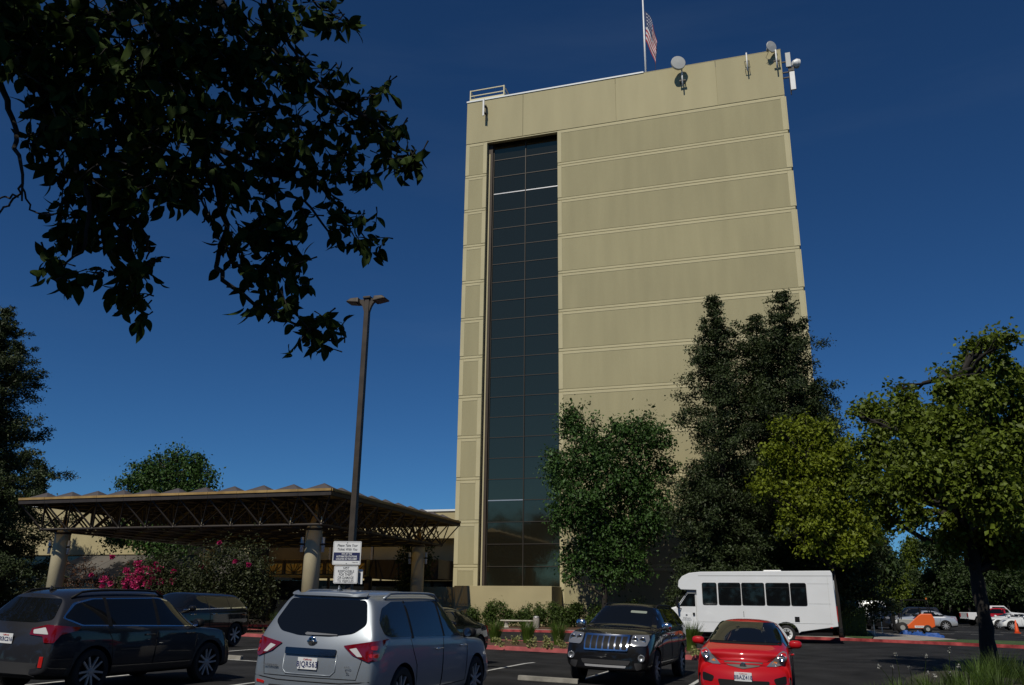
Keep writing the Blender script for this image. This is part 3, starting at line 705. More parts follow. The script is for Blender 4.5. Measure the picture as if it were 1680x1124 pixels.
    def seam(s, pts, views='RL', m=None, wd=.007, name='door_seam', cyc=False):
        for v in views:
            mb = MB(); P3 = []
            for i in range(len(pts) - 1):
                a, b = pts[i], pts[i + 1]; n = max(1, int(math.dist(a, b) / .12))
                for k in range(n + (i == len(pts) - 2)): P3.append(s.hit(v, a[0] + (b[0] - a[0]) * k / n, a[1] + (b[1] - a[1]) * k / n)[0])
            mb.tube(P3, wd, 5); mb.build(name, m or M['black'], s.root, True)
    def wheels(s, spokes=5, rim_m=None, split=.10, rimr=.70, width=.23, depth=.05, face=.012):
        r = s.P['r']; hw = s.P['W'] / 2
        tyre = MB().lathe([(r * rimr, -.10), (r * .93, -.11), (r * .985, -.09), (r, -.06), (r, .06), (r * .985, .09), (r * .93, .11), (r * rimr, .10)], 36, axis='x', cap=False).mesh('wheel', M['rubber'], True)
        tyre.set_sharp_from_angle(angle=R(50))
        R2 = r * rimr; mb = MB(); mb.lathe([(.0, .02), (R2 * .94, .02), (R2 * .97, .095), (R2 * 1.03, .105), (R2 * 1.03, .08)], 36, axis='x', cap=False)
        mb.mi(1)
        for k in range(spokes):
            for q in ((-1, 1) if split else (0,)):
                a = 2 * math.pi * k / spokes + q * split; c, n = math.cos(a), math.sin(a)
                a2 = 2 * math.pi * k / spokes + q * split * 1.9; c2, n2 = math.cos(a2), math.sin(a2)
                w_ = R2 * (.075 if split else .11); r0, r1 = R2 * .18, R2 * .98
                pts = [(.085, r0 * c - w_ * n, r0 * n + w_ * c), (.085, r0 * c + w_ * n, r0 * n - w_ * c), (.10, r1 * c2 + w_ * n2 * .8, r1 * n2 - w_ * c2 * .8), (.10, r1 * c2 - w_ * n2 * .8, r1 * n2 + w_ * c2 * .8)]
                pts += [(x - .03, y, z) for x, y, z in pts]; mb.add(pts, [(0, 1, 2, 3), (7, 6, 5, 4), (0, 4, 5, 1), (1, 5, 6, 2), (2, 6, 7, 3), (3, 7, 4, 0)])
        mb.lathe([(.0, .10), (R2 * .2, .095), (R2 * .24, .07)], 16, axis='x')
        rim = mb.mesh('rim', [M['black'], rim_m or M['rim']])
        for y in s.P['axles']:
            for sx in (-1, 1):
                t = link('wheel', tyre, s.root, loc=(sx * (hw - .125), y, r)); t.rotation_euler = (random.random() * 6, 0, 0 if sx > 0 else math.pi)
                link('rim', rim, t)
    def mirror(s, y, z, m, w_=.22, h=.16, chrome=False):
        hw = s.P['W'] / 2
        for sx in (-1, 1):
            p, _ = s.hit('R' if sx > 0 else 'L', y, z)
            bm = bmesh.new(); bmesh.ops.create_uvsphere(bm, u_segments=20, v_segments=12, radius=1)
            for v in bm.verts:
                v.co = Vector((math.copysign(abs(v.co.x) ** .7, v.co.x) * w_ / 2, (math.copysign(abs(v.co.y) ** .8, v.co.y)) * .085, math.copysign(abs(v.co.z) ** .75, v.co.z) * h / 2))
            me = bpy.data.meshes.new('mirror'); bm.to_mesh(me); bm.free(); me.materials.append(m)
            for f in me.polygons: f.use_smooth = True
            o = link('mirror', me, s.root, loc=(p.x + sx * (w_ / 2 + .035), y, z + .04))
            MB().tube([(-sx * (w_ / 2 + .05), .02, -.06), (-sx * .03, 0, -.05)], .03, 6).build('mirror_arm', M['black'], o)
            MB().lathe([(.0, -.088), (h * .42, -.086)], 16, axis='y').build('mirror_glass', M['chrome'], o)
    def handle(s, y, z, m, views='RL'):
        for v in views:
            p, n = s.hit(v, y, z); q, n2 = s.hit(v, y + .2, z)
            MB().tube([p, p + n * .035, q + n2 * .035, q], [.012, .014, .014, .012], 6).build('door_handle', m, s.root, True)
    def rail(s, y0, y1, m, x=None, h=.05):
        hw = s.P['W'] / 2; x = x or hw * (s.P.get('wr', .6) - .03)
        for sx in (-1, 1):
            pts = []; n = 10
            for k in range(n + 1):
                y = y0 + (y1 - y0) * k / n; p = s.hit('T', x * sx, y)[0]; e = min(1, math.sin(math.pi * k / n) * 3); pts.append((p.x, y, p.z + .005 + h * e))
            MB().tube(pts, .02, 8).build('roof_rail', m, s.root, True)
    def plate(s, y_sign, z, txt, top=None, size=.085, x=0, tilt=0):
        v = 'B' if y_sign < 0 else 'F'; p, n = s.hit(v, x, z)
        y = p.y + y_sign * .02; o = MB().box(x - .152, x + .152, min(y, y + y_sign * .006), max(y, y + y_sign * .006), z - .076, z + .076).build('licence_plate', M['plate'], s.root, bevel=.004)
        xa = (1, 0, 0) if y_sign < 0 else (-1, 0, 0); yy = y + y_sign * .0075
        text('plate_number', txt, size, M['ink'], o, (x, yy, z - .012), xa, (0, 0, 1), sx=.82, spacing=1.1, bold=.002)
        if top: text('plate_state', top, .034, M['inkred'], o, (x, yy, z + .052), xa, (0, 0, 1), shear=.2)
        return o
    def antenna(s, x, y):
        p = s.hit('T', x, y)[0]; MB().add([(x - .02, y - .08, p.z - .01), (x + .02, y - .08, p.z - .01), (x, y + .09, p.z - .01), (x, y - .075, p.z + .075), (x, y - .05, p.z + .07)],
            [(0, 2, 1), (0, 1, 3), (1, 2, 4, 3), (2, 0, 3, 4)]).build('roof_antenna', s.body.data.materials[0], s.root, True)

def inset(poly, d):
    cx_ = sum(p[0] for p in poly) / len(poly); cy_ = sum(p[1] for p in poly) / len(poly); out = []
    n = len(poly)
    for i in range(n):
        p, a, b = Vector(poly[i]), Vector(poly[i - 1]), Vector(poly[(i + 1) % n]); t = (b - a).normalized(); nn = Vector((-t.y, t.x))
        if nn.dot(Vector((cx_, cy_)) - p) < 0: nn = -nn
        out.append(tuple(p + nn * d))
    return out

# --- silver crossover, seen from behind
P = dict(L=5.04, W=1.96, H=1.79, z=.065, tilt=.025, belt=1.08, belt_r=1.14, hood=1.10, nose=1.0, cowl=1.08, wtop=.35, axles=(-1.45, 1.45), r=.375, tail=.42, rb=.07, wr=.73, wh=.76, bow_r=.17, bow_f=.35, rear_roof=1.74, crease=.45)
A = Car('parked_suv', P, M['paint_silver'], -6.3, 13.35, 1.5, 'silver crossover parked with its tailgate towards us, below the two white signs', 'car', 'cars in the near parking row')
A.wheels(5, M['rim'], .16)
rg = rpoly([(-.61, 1.64), (.61, 1.64), (.73, 1.32), (.58, 1.20), (.25, 1.15), (-.25, 1.15), (-.58, 1.20), (-.73, 1.32)], .06)
A.patch('rear_window', 'B', rg, M['wglass'], off=.010, res=.06)
A.patch('rear_spoiler', 'B', rpoly([(-.58, 1.705), (.58, 1.705), (.60, 1.67), (-.60, 1.67)], .015), M['paint_silver'], off=.05, thick=.03)
sg = [(-2.02, 1.20), (-1.86, 1.16), (1.0, 1.10), (.78, 1.30), (.38, 1.60), (.1, 1.65), (-1.55, 1.63), (-1.9, 1.54), (-2.07, 1.36)]
A.both('side_window', rpoly(sg, .05), M['tint'], off=.006)
for y0, y1, n in ((-.02, .04, 1), (-1.18, -1.12, 1)): A.both('window_post', [(y0, 1.12), (y1, 1.12), (y1 + .0, 1.64), (y0, 1.635)], M['black'], off=.009)
A.seam([(-1.22, 1.12), (-1.14, .95), (-1.02, .75), (-1.0, .42), (-.1, .38), (-.02, 1.1)]); A.seam([(-.02, 1.1), (-.08, .38), (.92, .40), (1.02, 1.1)])
A.seam([(-.80, 1.0), (-.72, .62), (.72, .62), (.80, 1.0)], 'B', wd=.006, name='tailgate_seam')
TLP = rpoly([(-1.34, 1.04), (-1.0, 1.11), (-.70, 1.14), (-.78, 1.02), (-.88, .87), (-1.06, .85), (-1.24, .93)], .015)
for o in A.both('tail_lamp', TLP, M['redlens'], views=('DR', 'DL'), off=.02, thick=.03, res=.06):
    v = 'DR' if o.name == 'tail_lamp' or o.name.endswith('000') else 'DL'
for v in ('DR', 'DL'):
    A.patch('tail_lamp_lens', v, rpoly([(-1.27, 1.0), (-1.19, 1.02), (-1.12, .91), (-1.18, .91)], .01), M['clear'], off=.025, res=.05)
    A.patch('tail_lamp_lens', v, rpoly([(-1.02, 1.05), (-.93, 1.06), (-.94, 1.0), (-1.02, 1.0)], .02), M['redlens2'], off=.025, res=.05)
    A.patch('tail_lamp_lens', v, rpoly([(-1.05, .95), (-.90, .96), (-.92, .90), (-1.04, .90)], .02), M['redlens2'], off=.025, res=.05)
A.patch('tailgate_recess', 'B', rpoly([(-.40, .93), (.40, .93), (.40, .70), (.35, .66), (-.35, .66), (-.40, .70)], .04), M['paint_silver'], off=-.012, thick=.02)
A.seam([(-.41, .92), (-.41, .71), (-.35, .655), (.35, .655), (.41, .71), (.41, .92)], 'B', wd=.012, name='tailgate_crease', m=M['paint_silver'])
A.patch('chrome_bar', 'B', rpoly([(-.40, .985), (.40, .985), (.39, .90), (-.39, .90)], .015), mat('chrome_dark', (.13, .13, .13), .18, metal=1), off=.028, thick=.02)
A.plate(-1, .795, '8JQR563', 'California', size=.1)
p, n = A.hit('B', 0, 1.08)
MB().lathe([(.055, 0), (.068, .004), (.068, .016), (.055, .018)], 24, axis='y').box(-.075, .075, -.002, .012, -.014, .014).build('badge', M['chrome'], A.root, True, loc=(0, p.y - .022, 1.08))
text('badge_name', 'NISSAN', .022, M['inkblack'], A.root, (0, p.y - .026, 1.08), (1, 0, 0), (0, 0, 1))
p, n = A.hit('B', -.62, .74); text('model_name', 'PATHFINDER', .042, M['inkgrey'], A.root, (-.60, p.y - .035, .745), (1, -.13, 0), (0, 0, 1), bold=.001)
p, n = A.hit('B', .62, .74); text('model_name', '4WD', .04, M['chrome'], A.root, (.60, p.y - .035, .775), (1, .13, 0), (0, 0, 1)); text('model_name', 'SL', .05, M['chrome'], A.root, (.60, p.y - .035, .72), (1, .13, 0), (0, 0, 1))
A.patch('rear_wiper', 'B', [(-.12, 1.19), (.35, 1.175), (.36, 1.165), (-.12, 1.155), (-.15, 1.17)], M['inkgrey'], off=.02)
A.patch('bumper_pad', 'B', rpoly([(-.62, .50), (.62, .50), (.55, .38), (-.55, .38)], .03), M['clad'], off=.01)
A.seam([(-.90, .60), (-.5, .565), (.5, .565), (.90, .60)], 'B', wd=.008, name='bumper_seam')
A.pair('bumper_reflector', 'B', rpoly([(.70, .535), (.84, .55), (.84, .515), (.70, .50)], .01), M['redlens2'], off=.01)
A.rail(-1.7, .25, M['paint_silver'], h=.075); A.antenna(0, -1.75); A.mirror(.88, 1.12, M['black']); A.handle(-.35, .95, M['chrome']); A.handle(-1.0 + 1.65, .96, M['chrome'])

# --- dark wagon, far left
WX, WY = -11.75, 13.40
P = dict(L=4.82, W=1.84, H=1.66, belt=1.0, belt_r=1.06, hood=1.0, nose=.90, cowl=1.12, wtop=.38, axles=(-1.38, 1.37), r=.355, tail=.48, rb=.08, wr=.66, wh=.74, bow_r=.2, bow_f=.4, rear_roof=1.55, clad=.34)
A = Car('parked_wagon', P, M['paint_grey'], WX, WY, 4, 'dark grey estate car with roof rails at the left edge, seen from its rear corner', 'car', 'cars in the near parking row')
A.wheels(5, M['rim'], .2)
A.patch('rear_window', 'B', rpoly([(-.54, 1.48), (.54, 1.48), (.68, 1.16), (.4, 1.11), (-.4, 1.11), (-.68, 1.16)], .06), M['wglass'], off=.006)
sg = [(-1.98, 1.20), (-1.66, 1.085), (1.0, 1.03), (.80, 1.18), (.42, 1.44), (.1, 1.50), (-1.35, 1.475), (-1.72, 1.40)]
A.both('window_trim', rpoly([(y * 1.0 + (.02 if y > 0 else -.04), z + (.018 if z > 1.2 else -.018)) for y, z in sg], .05), M['chrome'], off=.004)
A.both('side_window', rpoly(sg, .05), M['wglass'], off=.008)
for y0 in (-.04, -1.15): A.both('window_post', [(y0, 1.05), (y0 + .08, 1.05), (y0 + .06, 1.50), (y0, 1.50)], M['black'], off=.010)
A.seam([(-1.2, 1.06), (-1.05, .85), (-.98, .45), (-.08, .42), (-.02, 1.03)]); A.seam([(-.02, 1.03), (-.06, .42), (.92, .44), (1.02, 1.02)])
for v in ('DR', 'DL'):
    A.patch('tail_lamp', v, rpoly([(-1.28, 1.02), (-1.06, 1.08), (-.60, 1.05), (-.64, 1.0), (-.86, .94), (-.94, .82), (-1.07, .82), (-1.10, .91), (-1.30, .93)], .015), M['redlens'], off=.018, thick=.03, res=.06)
    A.patch('tail_lamp_lens', v, rpoly([(-1.25, 1.0), (-1.08, 1.04), (-1.02, .94), (-1.24, .945)], .015), M['clear'], off=.023, res=.06)
A.plate(-1, .86, '7KRC216', 'California')
A.pair('bumper_reflector', 'B', rpoly([(.72, .62), (.78, .62), (.78, .46), (.72, .46)], .01), M['redlens2'], off=.012)
A.patch('bumper_pad', 'B', rpoly([(-.7, .52), (.7, .52), (.66, .3), (-.66, .3)], .03), M['clad'], off=.01)
A.pair('head_lamp', 'F', rpoly([(.52, .86), (.84, .88), (.86, .74), (.56, .74)], .02), M['lens'], off=.01)
A.both('head_lamp', rpoly([(1.82, .90), (2.2, .84), (2.25, .72), (2.0, .74)], .02), M['lens'], off=.01)
A.rail(-1.75, .3, M['black'], h=.07); A.antenna(0, -1.6); A.mirror(.92, 1.04, M['black']); A.handle(-.3, .9, M['paint_grey']); A.handle(.7, .9, M['paint_grey'])

# --- black jeep, facing us
P = dict(L=4.82, W=1.94, H=1.72, belt=1.14, hood=1.16, nose=1.10, cowl=.95, wtop=.30, axles=(-1.46, 1.46), r=.38, tail=.35, rb=.05, wr=.68, wh=.80, bow_r=.1, bow_f=.16, zb=.30, clad=.0, crease=.7)
A = Car('parked_suv', P, M['paint_black'], -3.72, 21.35, 184, 'black off-road SUV facing us with a chrome seven-slot grille', 'car', 'cars facing us in the far parking row')
A.wheels(5, M['rim'], .16)
A.patch('windscreen', 'F', rpoly([(-.70, 1.18), (.70, 1.18), (.60, 1.62), (-.60, 1.62)], .05), M['wglass'], off=.010, res=.06)
A.patch('windscreen_reflection', 'F', rpoly([(-.50, 1.53), (-.12, 1.54), (-.12, 1.49), (-.50, 1.48)], .02), mat('pale_reflection', (.22, .25, .21), .5), off=.012)  # pale reflection in the windscreen, painted as a flat coloured patch
sg = [(-2.02, 1.24), (.95, 1.18), (.60, 1.42), (.28, 1.585), (-1.75, 1.58), (-1.98, 1.45)]
A.both('window_trim', rpoly([(y * 1.01, z + (.015 if z > 1.3 else -.015)) for y, z in sg], .05), M['chrome'], off=.003)
A.both('side_window', rpoly(sg, .05), M['wglass'], off=.008)
for y0 in (-.2, -1.25): A.both('window_post', [(y0, 1.2), (y0 + .09, 1.2), (y0 + .07, 1.6), (y0, 1.6)], M['black'], off=.010)
A.seam([(-1.1, 1.2), (-1.0, .9), (-.95, .5), (-.15, .48), (-.12, 1.2)]); A.seam([(-.12, 1.2), (-.14, .48), (.92, .48), (.98, 1.18)])
A.patch('grille', 'F', rpoly([(-.50, 1.035), (.50, 1.035), (.48, .72), (-.48, .72)], .02), M['chrome'], off=.028, thick=.02)
for k in range(7):
    x = -.402 + k * .134; A.patch('grille_slot', 'F', rpoly([(x - .052, 1.005), (x + .052, 1.005), (x + .051, .75), (x - .051, .75)], .012, 2), M['black'], off=.032)
A.pair('head_lamp', 'F', rpoly([(.545, 1.04), (.86, 1.05), (.885, .98), (.86, .84), (.58, .83), (.54, .89)], .03), M['lens'], off=.022, thick=.02)
for x in (.62, .78):
    for s in (-1, 1):
        p, n = A.hit('F', s * x, .955); MB().lathe([(.0, .01), (.05, .018), (.065, .03), (.068, .0)], 16, axis='y').build('head_lamp_lens', M['chrome'], A.root, True, loc=(s * x, p.y + .008, .955))
for s in (-1, 1):
    p, n = A.hit('F', s * .80, .61); MB().lathe([(.075, -.02), (.075, .03), (.06, .035), (.045, .01), (.0, .0)], 18, axis='y').build('fog_lamp', M['lens'], A.root, True, loc=(s * .78, p.y + .01, .60))
A.patch('bumper_intake', 'F', rpoly([(-.55, .54), (.55, .54), (.50, .45), (-.50, .45)], .03), M['clad'], off=.01)
A.patch('skid_plate', 'F', rpoly([(-.46, .435), (.46, .435), (.44, .39), (-.44, .39)], .015), M['rim'], off=.02, thick=.02)
A.pair('bumper_corner', 'F', rpoly([(.62, .50), (.93, .50), (.93, .34), (.66, .36)], .03), M['clad'], off=.008)
p, n = A.hit('F', 0, 1.075); text('badge_name', 'Jeep', .07, M['rim'], A.root, (0, p.y + .03, 1.062), (-1, 0, 0), (0, 0, 1), bold=.002)
A.both('fender_vent', rpoly([(1.05, 1.02), (1.12, 1.02), (1.12, .90), (1.05, .90)], .02), M['chrome'], off=.01)
A.rail(-1.7, .1, M['black'], h=.05); A.mirror(.78, 1.18, M['chrome'], .24, .19); A.handle(-.3, 1.02, M['chrome']); A.handle(.6, 1.02, M['chrome'])
for s in (-1, 1):
    p, n = A.hit('F', s * .85, 1.4)

# --- red hatchback, facing us
P = dict(L=4.1, W=1.70, H=1.50, belt=.98, hood=1.02, nose=.80, cowl=1.22, wtop=.25, axles=(-1.25, 1.28), r=.30, tail=.3, rb=.05, wr=.66, wh=.74, bow_r=.14, bow_f=.42, zb=.18, rear_roof=1.46, crease=.35)
A = Car('parked_hatchback', P, M['paint_red'], -.88, 18.75, 181, 'small bright red hatchback facing us in front of the white bus', 'car', 'cars facing us in the far parking row')
A.wheels(6, M['rim'], 0)
A.patch('windscreen', 'F', rpoly([(-.70, 1.085), (.70, 1.085), (.52, 1.43), (-.52, 1.43)], .06), M['wglass'], off=.014, res=.045)
A.patch('wiper_cowl', 'F', rpoly([(-.68, 1.085), (.68, 1.085), (.66, 1.05), (-.66, 1.05)], .01), M['black'], off=.007)
sg = [(-1.6, 1.12), (.9, 1.03), (.55, 1.22), (.15, 1.38), (-1.25, 1.38), (-1.5, 1.30)]
A.both('side_window', rpoly(sg, .05), M['wglass'], off=.006)
A.both('window_post', [(-.2, 1.06), (-.12, 1.06), (-.12, 1.38), (-.2, 1.38)], M['paint_red'], off=.010)
A.seam([(-.14, 1.06), (-.16, .36), (.82, .36), (.92, 1.02)])
hl = rpoly([(.40, .70), (.56, .695), (.70, .735), (.775, .86), (.765, .94), (.70, .965), (.62, .92), (.50, .79)], .02)
A.pair('head_lamp', 'F', hl, M['lens'], off=.012, thick=.02)
A.pair('indicator', 'F', rpoly([(.50, .73), (.58, .74), (.60, .79), (.53, .79)], .01), M['amber'], off=.018)
for s in (-1, 1):
    p, n = A.hit('F', s * .68, .85); MB().lathe([(.0, .0), (.04, .012), (.06, .03), (.063, .0)], 16, axis='y').build('head_lamp_lens', M['chrome'], A.root, True, loc=(s * .68, p.y + .0, .85))
A.patch('grille', 'F', rpoly([(-.36, .755), (.36, .755), (.26, .69), (.0, .64), (-.26, .69)], .03), mat('grille_grey', (.07, .06, .055), .5), off=.012)
p, n = A.hit('F', 0, .70)
mb = MB()
for s in (-1, 1): mb.box(s * .028 - .008, s * .028 + .008, 0, .014, -.035, .035)
mb.box(-.028, .028, 0, .012, -.007, .007).lathe([(.048, 0), (.058, .004), (.058, .012), (.048, .014)], 22, axis='y')
mb.build('badge', M['chrome'], A.root, loc=(0, p.y + .012, .70))
A.plate(1, .52, '8BAZ418', 'California', size=.095)
A.patch('bumper_intake', 'F', rpoly([(-.46, .46), (.46, .46), (.40, .28), (-.40, .28)], .04), M['black'], off=.008)
A.pair('fog_recess', 'F', rpoly([(.52, .50), (.74, .56), (.74, .42), (.56, .40)], .04), M['black'], off=.008)
A.seam([(-.66, .99), (-.60, .88), (-.42, .775), (0, .762), (.42, .775), (.60, .88), (.66, .99)], 'F', wd=.005, name='bonnet_seam')
A.mirror(.72, 1.03, M['paint_red'], .24, .15); A.handle(-.05, .85, M['paint_red'])

# --- black hatch / van behind the wagon
P = dict(L=4.35, W=1.78, H=1.56, belt=1.02, hood=1.05, nose=.85, cowl=1.25, wtop=.45, axles=(-1.35, 1.35), r=.34, tail=.45, rb=.06, wr=.66, wh=.74, bow_r=.14, bow_f=.4, sub=3)
def dark_car(x, y, h, label, group, paint='paint_black'):
    A = Car('parked_minivan', P, M[paint], x, y, h, label, 'car', group)
    A.wheels(7, M['rim'], 0)
    A.patch('windscreen', 'F', rpoly([(-.70, 1.12), (.70, 1.12), (.56, 1.48), (-.56, 1.48)], .06), M['wglass'], off=.006)
    sg = [(-1.9, 1.14), (1.0, 1.08), (.65, 1.26), (.3, 1.42), (-1.5, 1.42), (-1.7, 1.34)]
    A.both('window_trim', rpoly([(-1.92, 1.12), (1.02, 1.06), (1.0, 1.085), (-1.9, 1.15)], .005), M['chrome'], off=.009)
    A.both('side_window', rpoly(sg, .05), M['wglass'], off=.006)
    for y0 in (-.1, -1.1): A.both('window_post', [(y0, 1.1), (y0 + .08, 1.1), (y0 + .07, 1.43), (y0, 1.43)], M['paint_black'], off=.010)
    A.seam([(-1.0, 1.1), (-.95, .5), (-.1, .45), (-.06, 1.1)]); A.seam([(-.06, 1.1), (-.08, .42), (.95, .44), (1.02, 1.06)])
    A.patch('rear_window', 'B', rpoly([(-.56, 1.44), (.56, 1.44), (.66, 1.15), (-.66, 1.15)], .05), M['wglass'], off=.006)
    A.pair('tail_lamp', 'B', rpoly([(.62, 1.15), (.86, 1.15), (.86, .9), (.66, .9)], .03), M['redlens'], off=.012)
    A.pair('head_lamp', 'F', rpoly([(.50, .82), (.80, .92), (.80, .80), (.54, .72)], .03), M['lens'], off=.012)
    A.patch('grille', 'F', rpoly([(-.40, .80), (.40, .80), (.36, .68), (-.36, .68)], .03), M['chrome'], off=.010)
    A.mirror(.85, 1.08, M['paint_black']); A.handle(-.35, .95, M['chrome']); A.handle(.6, .95, M['chrome']); return A
dark_car(-17.3, 22.3, 182, 'black minivan facing us, half hidden behind the dark grey estate car', 'cars facing us in the far parking row')

# --- far cars (fewer panels, still separate windows, lamps and wheels)
def far_sedan(x, y, h, label, paint, group='cars in the distant car park', L_=5.0, H_=1.48, red=True, hero=False, z=0):
    P = dict(L=L_, W=1.86, H=H_, belt=.98, hood=.98, nose=.84, cowl=.95, wtop=.05, axles=(-1.5, 1.52), r=.36, trunk=(-1.72, 1.06, -1.0), wr=.64, wh=.76, bow_r=.15, bow_f=.25, sub=2, crease=.7, z=z)
    A = Car('parked_sedan', P, paint, x, y, h, label, 'car', group); A.wheels(9, M['rim'], 0, rimr=.72)
    sg = [(-1.62, 1.10), (-1.3, 1.02), (.82, 1.0), (.5, 1.16), (.1, H_ - .13), (-.85, H_ - .12), (-1.3, H_ - .24)]
    A.both('side_window', rpoly(sg, .04), M['wglass'], off=.008, res=.2)
    A.both('window_post', [(-.45, 1.0), (-.37, 1.0), (-.37, H_ - .11), (-.45, H_ - .11)], paint, off=.012, res=.2)
    A.patch('windscreen', 'F', rpoly([(-.66, 1.06), (.66, 1.06), (.52, H_ - .1), (-.52, H_ - .1)], .05), M['wglass'], off=.008, res=.2)
    A.patch('rear_window', 'B', rpoly([(-.60, 1.13), (.60, 1.13), (.52, H_ - .1), (-.52, H_ - .1)], .05), M['wglass'], off=.008, res=.2)
    A.pair('tail_lamp', 'B', rpoly([(.62, .98), (.86, .98), (.86, .70), (.66, .72)], .03), M['redlens2'], off=.014, res=.2)
    A.both('tail_lamp', rpoly([(-L_ / 2 + .02, .98), (-L_ / 2 + .32, .96), (-L_ / 2 + .24, .72), (-L_ / 2 + .04, .70)], .02), M['redlens2'], off=.014, res=.2)
    A.pair('head_lamp', 'F', rpoly([(.50, .78), (.80, .80), (.80, .66), (.54, .64)], .03), M['lens'], off=.014, res=.2)
    A.seam([(-.42, 1.0), (-.42, .36), (.8, .38), (.86, .98)]); A.seam([(-1.2, 1.02), (-1.15, .75), (-.98, .38), (-.42, .36)])
    A.mirror(.62, 1.02, paint); return A
def far_suv(x, y, h, label, paint, cat='car', name='parked_suv', group='cars in the distant car park', L_=4.7, H_=1.75, van=False):
    P = dict(L=L_, W=1.9 if not van else 2.0, H=H_, belt=1.12, hood=1.12, nose=1.0, cowl=1.15 if not van else 1.7, wtop=.45 if not van else 1.1, axles=(-1.35, 1.45), r=.37, tail=.2, rb=.04, wr=.7, wh=.76, bow_r=.1, bow_f=.25, sub=2, crease=.6)
    A = Car(name, P, paint, x, y, h, label, cat, group); A.wheels(6, M['rim'], 0)
    c = P['cowl']; A.both('side_window', rpoly([(-1.9 if not van else .45, 1.2), (c - .1, 1.16), (c - .5, H_ - .25), (c - .7, H_ - .17), (-1.7 if not van else .45, H_ - .17)], .05), M['wglass'], off=.008, res=.2)
    A.patch('windscreen', 'F', rpoly([(-.70, 1.2), (.70, 1.2), (.60, H_ - .12), (-.60, H_ - .12)], .05), M['wglass'], off=.008, res=.2)
    A.patch('rear_window', 'B', rpoly([(-.66, 1.2), (.66, 1.2), (.60, H_ - .15), (-.60, H_ - .15)], .05), M['wglass'], off=.008, res=.2)
    A.pair('head_lamp', 'F', rpoly([(.55, .98), (.86, .98), (.86, .82), (.58, .82)], .03), M['lens'], off=.014, res=.2)
    A.pair('tail_lamp', 'B', rpoly([(.70, 1.2), (.88, 1.2), (.88, .9), (.72, .9)], .03), M['redlens2'], off=.014, res=.2)
    A.patch('grille', 'F', rpoly([(-.45, .98), (.45, .98), (.42, .8), (-.42, .8)], .03), M['chrome'], off=.014, res=.2)
    A.mirror(c - .25, 1.15, paint); return A
far_sedan(10.0, 77.0, 268, 'silver sedan facing left, directly behind the orange forklift', mat('paint_silver_light', (.55, .57, .60), .3, metal=.5, coat=.6))
far_sedan(at(800, 1040, 23.4).x - .85, 21.0, 182, 'black car mostly hidden behind the silver crossover bonnet', M['paint_black'], 'cars facing us in the far parking row', L_=4.7, H_=1.45)
far_suv(7.1, 77.0, 196, 'black SUV with bright sun glints on its bonnet, left of the forklift', M['paint_black'])
far_suv(7.6, 92, 96, 'white delivery van behind the black SUV with sun glints', M['paint_white'], 'van', 'delivery_van', L_=5.4, H_=2.3, van=True)
far_suv(10.6, 88.0, 262, 'dark blue car low behind the forklift mast', M['paint_grey'])
far_sedan(at(1655, 1010, 86).x, 86.0, 250, 'silver coupe at the right, in front of the red car', M['paint_white'], L_=4.5, H_=1.36)
far_sedan(at(1690, 1010, 81).x, 81.0, 272, 'white car at the right edge behind the orange cone', M['paint_white'], L_=4.8, H_=1.42)
far_suv(at(1636, 1000, 98).x, 98, 200, 'red SUV with a white roof behind the white cars at the right', M['paint_red'])
far_sedan(25.8, 96, 268, 'grey sedan far right in the second row', M['paint_grey'])
# white pickup
def pickup(x, y, h, label):
    t = empty('pickup_truck', (x, y, 0), -R(h), label, 'pickup', 'cars in the distant car park')
    def side(poly, w2, name, m, par=t, bevel=.05):
        n = len(poly); o = MB().add([(-w2, a, b) for a, b in poly] + [(w2, a, b) for a, b in poly], [tuple(range(n - 1, -1, -1)), tuple(range(n, 2 * n))] + [(i, (i + 1) % n, n + (i + 1) % n, n + i) for i in range(n)]).build(name, m, par, bevel=bevel); return o
    side([(-2.9, .62), (-2.9, 1.28), (-.8, 1.28), (-.8, .5), (-1.2, .5), (-1.35, .85), (-1.6, .98), (-1.95, .98), (-2.2, .85), (-2.35, .55)], .98, 'cargo_bed', M['paint_white'])
    side([(-.78, .5), (-.78, 1.35), (-.6, 1.95), (.75, 1.95), (1.35, 1.35), (2.6, 1.25), (2.75, 1.0), (2.75, .5), (2.45, .5), (2.3, .9), (1.8, 1.0), (1.4, .9), (1.2, .5)], .97, 'cab', M['paint_white'])
    for s in (-1, 1):
        MB().add([(s * .975, -.55, 1.4), (s * .975, 1.15, 1.4), (s * .975, .7, 1.85), (s * .975, -.45, 1.85)], [(0, 1, 2, 3)]).build('side_window', M['wglass'], t)
        MB().box(s * .8 - .12, s * .8 + .12, -2.93, -2.905, .85, 1.2).build('tail_lamp', M['redlens2'], t)
        for a in (-1.78, 1.85):
            o = MB().lathe([(.0, -.1), (.4, -.11), (.42, 0), (.4, .11), (.0, .1)], 20, axis='x').build('wheel', M['rubber'], t, True, loc=(s * .85, a, .42))
            MB().lathe([(.0, s * .11), (.2, s * .12), (.25, s * .105)], 16, axis='x').build('rim', M['rim'], o)
    MB().box(-.9, .9, -3.0, -2.91, .5, .68).build('bumper', M['chrome'], t)
    return t
pickup(19.6, 100, 75, 'white pickup truck seen past the street tree trunk, its tail to the left')
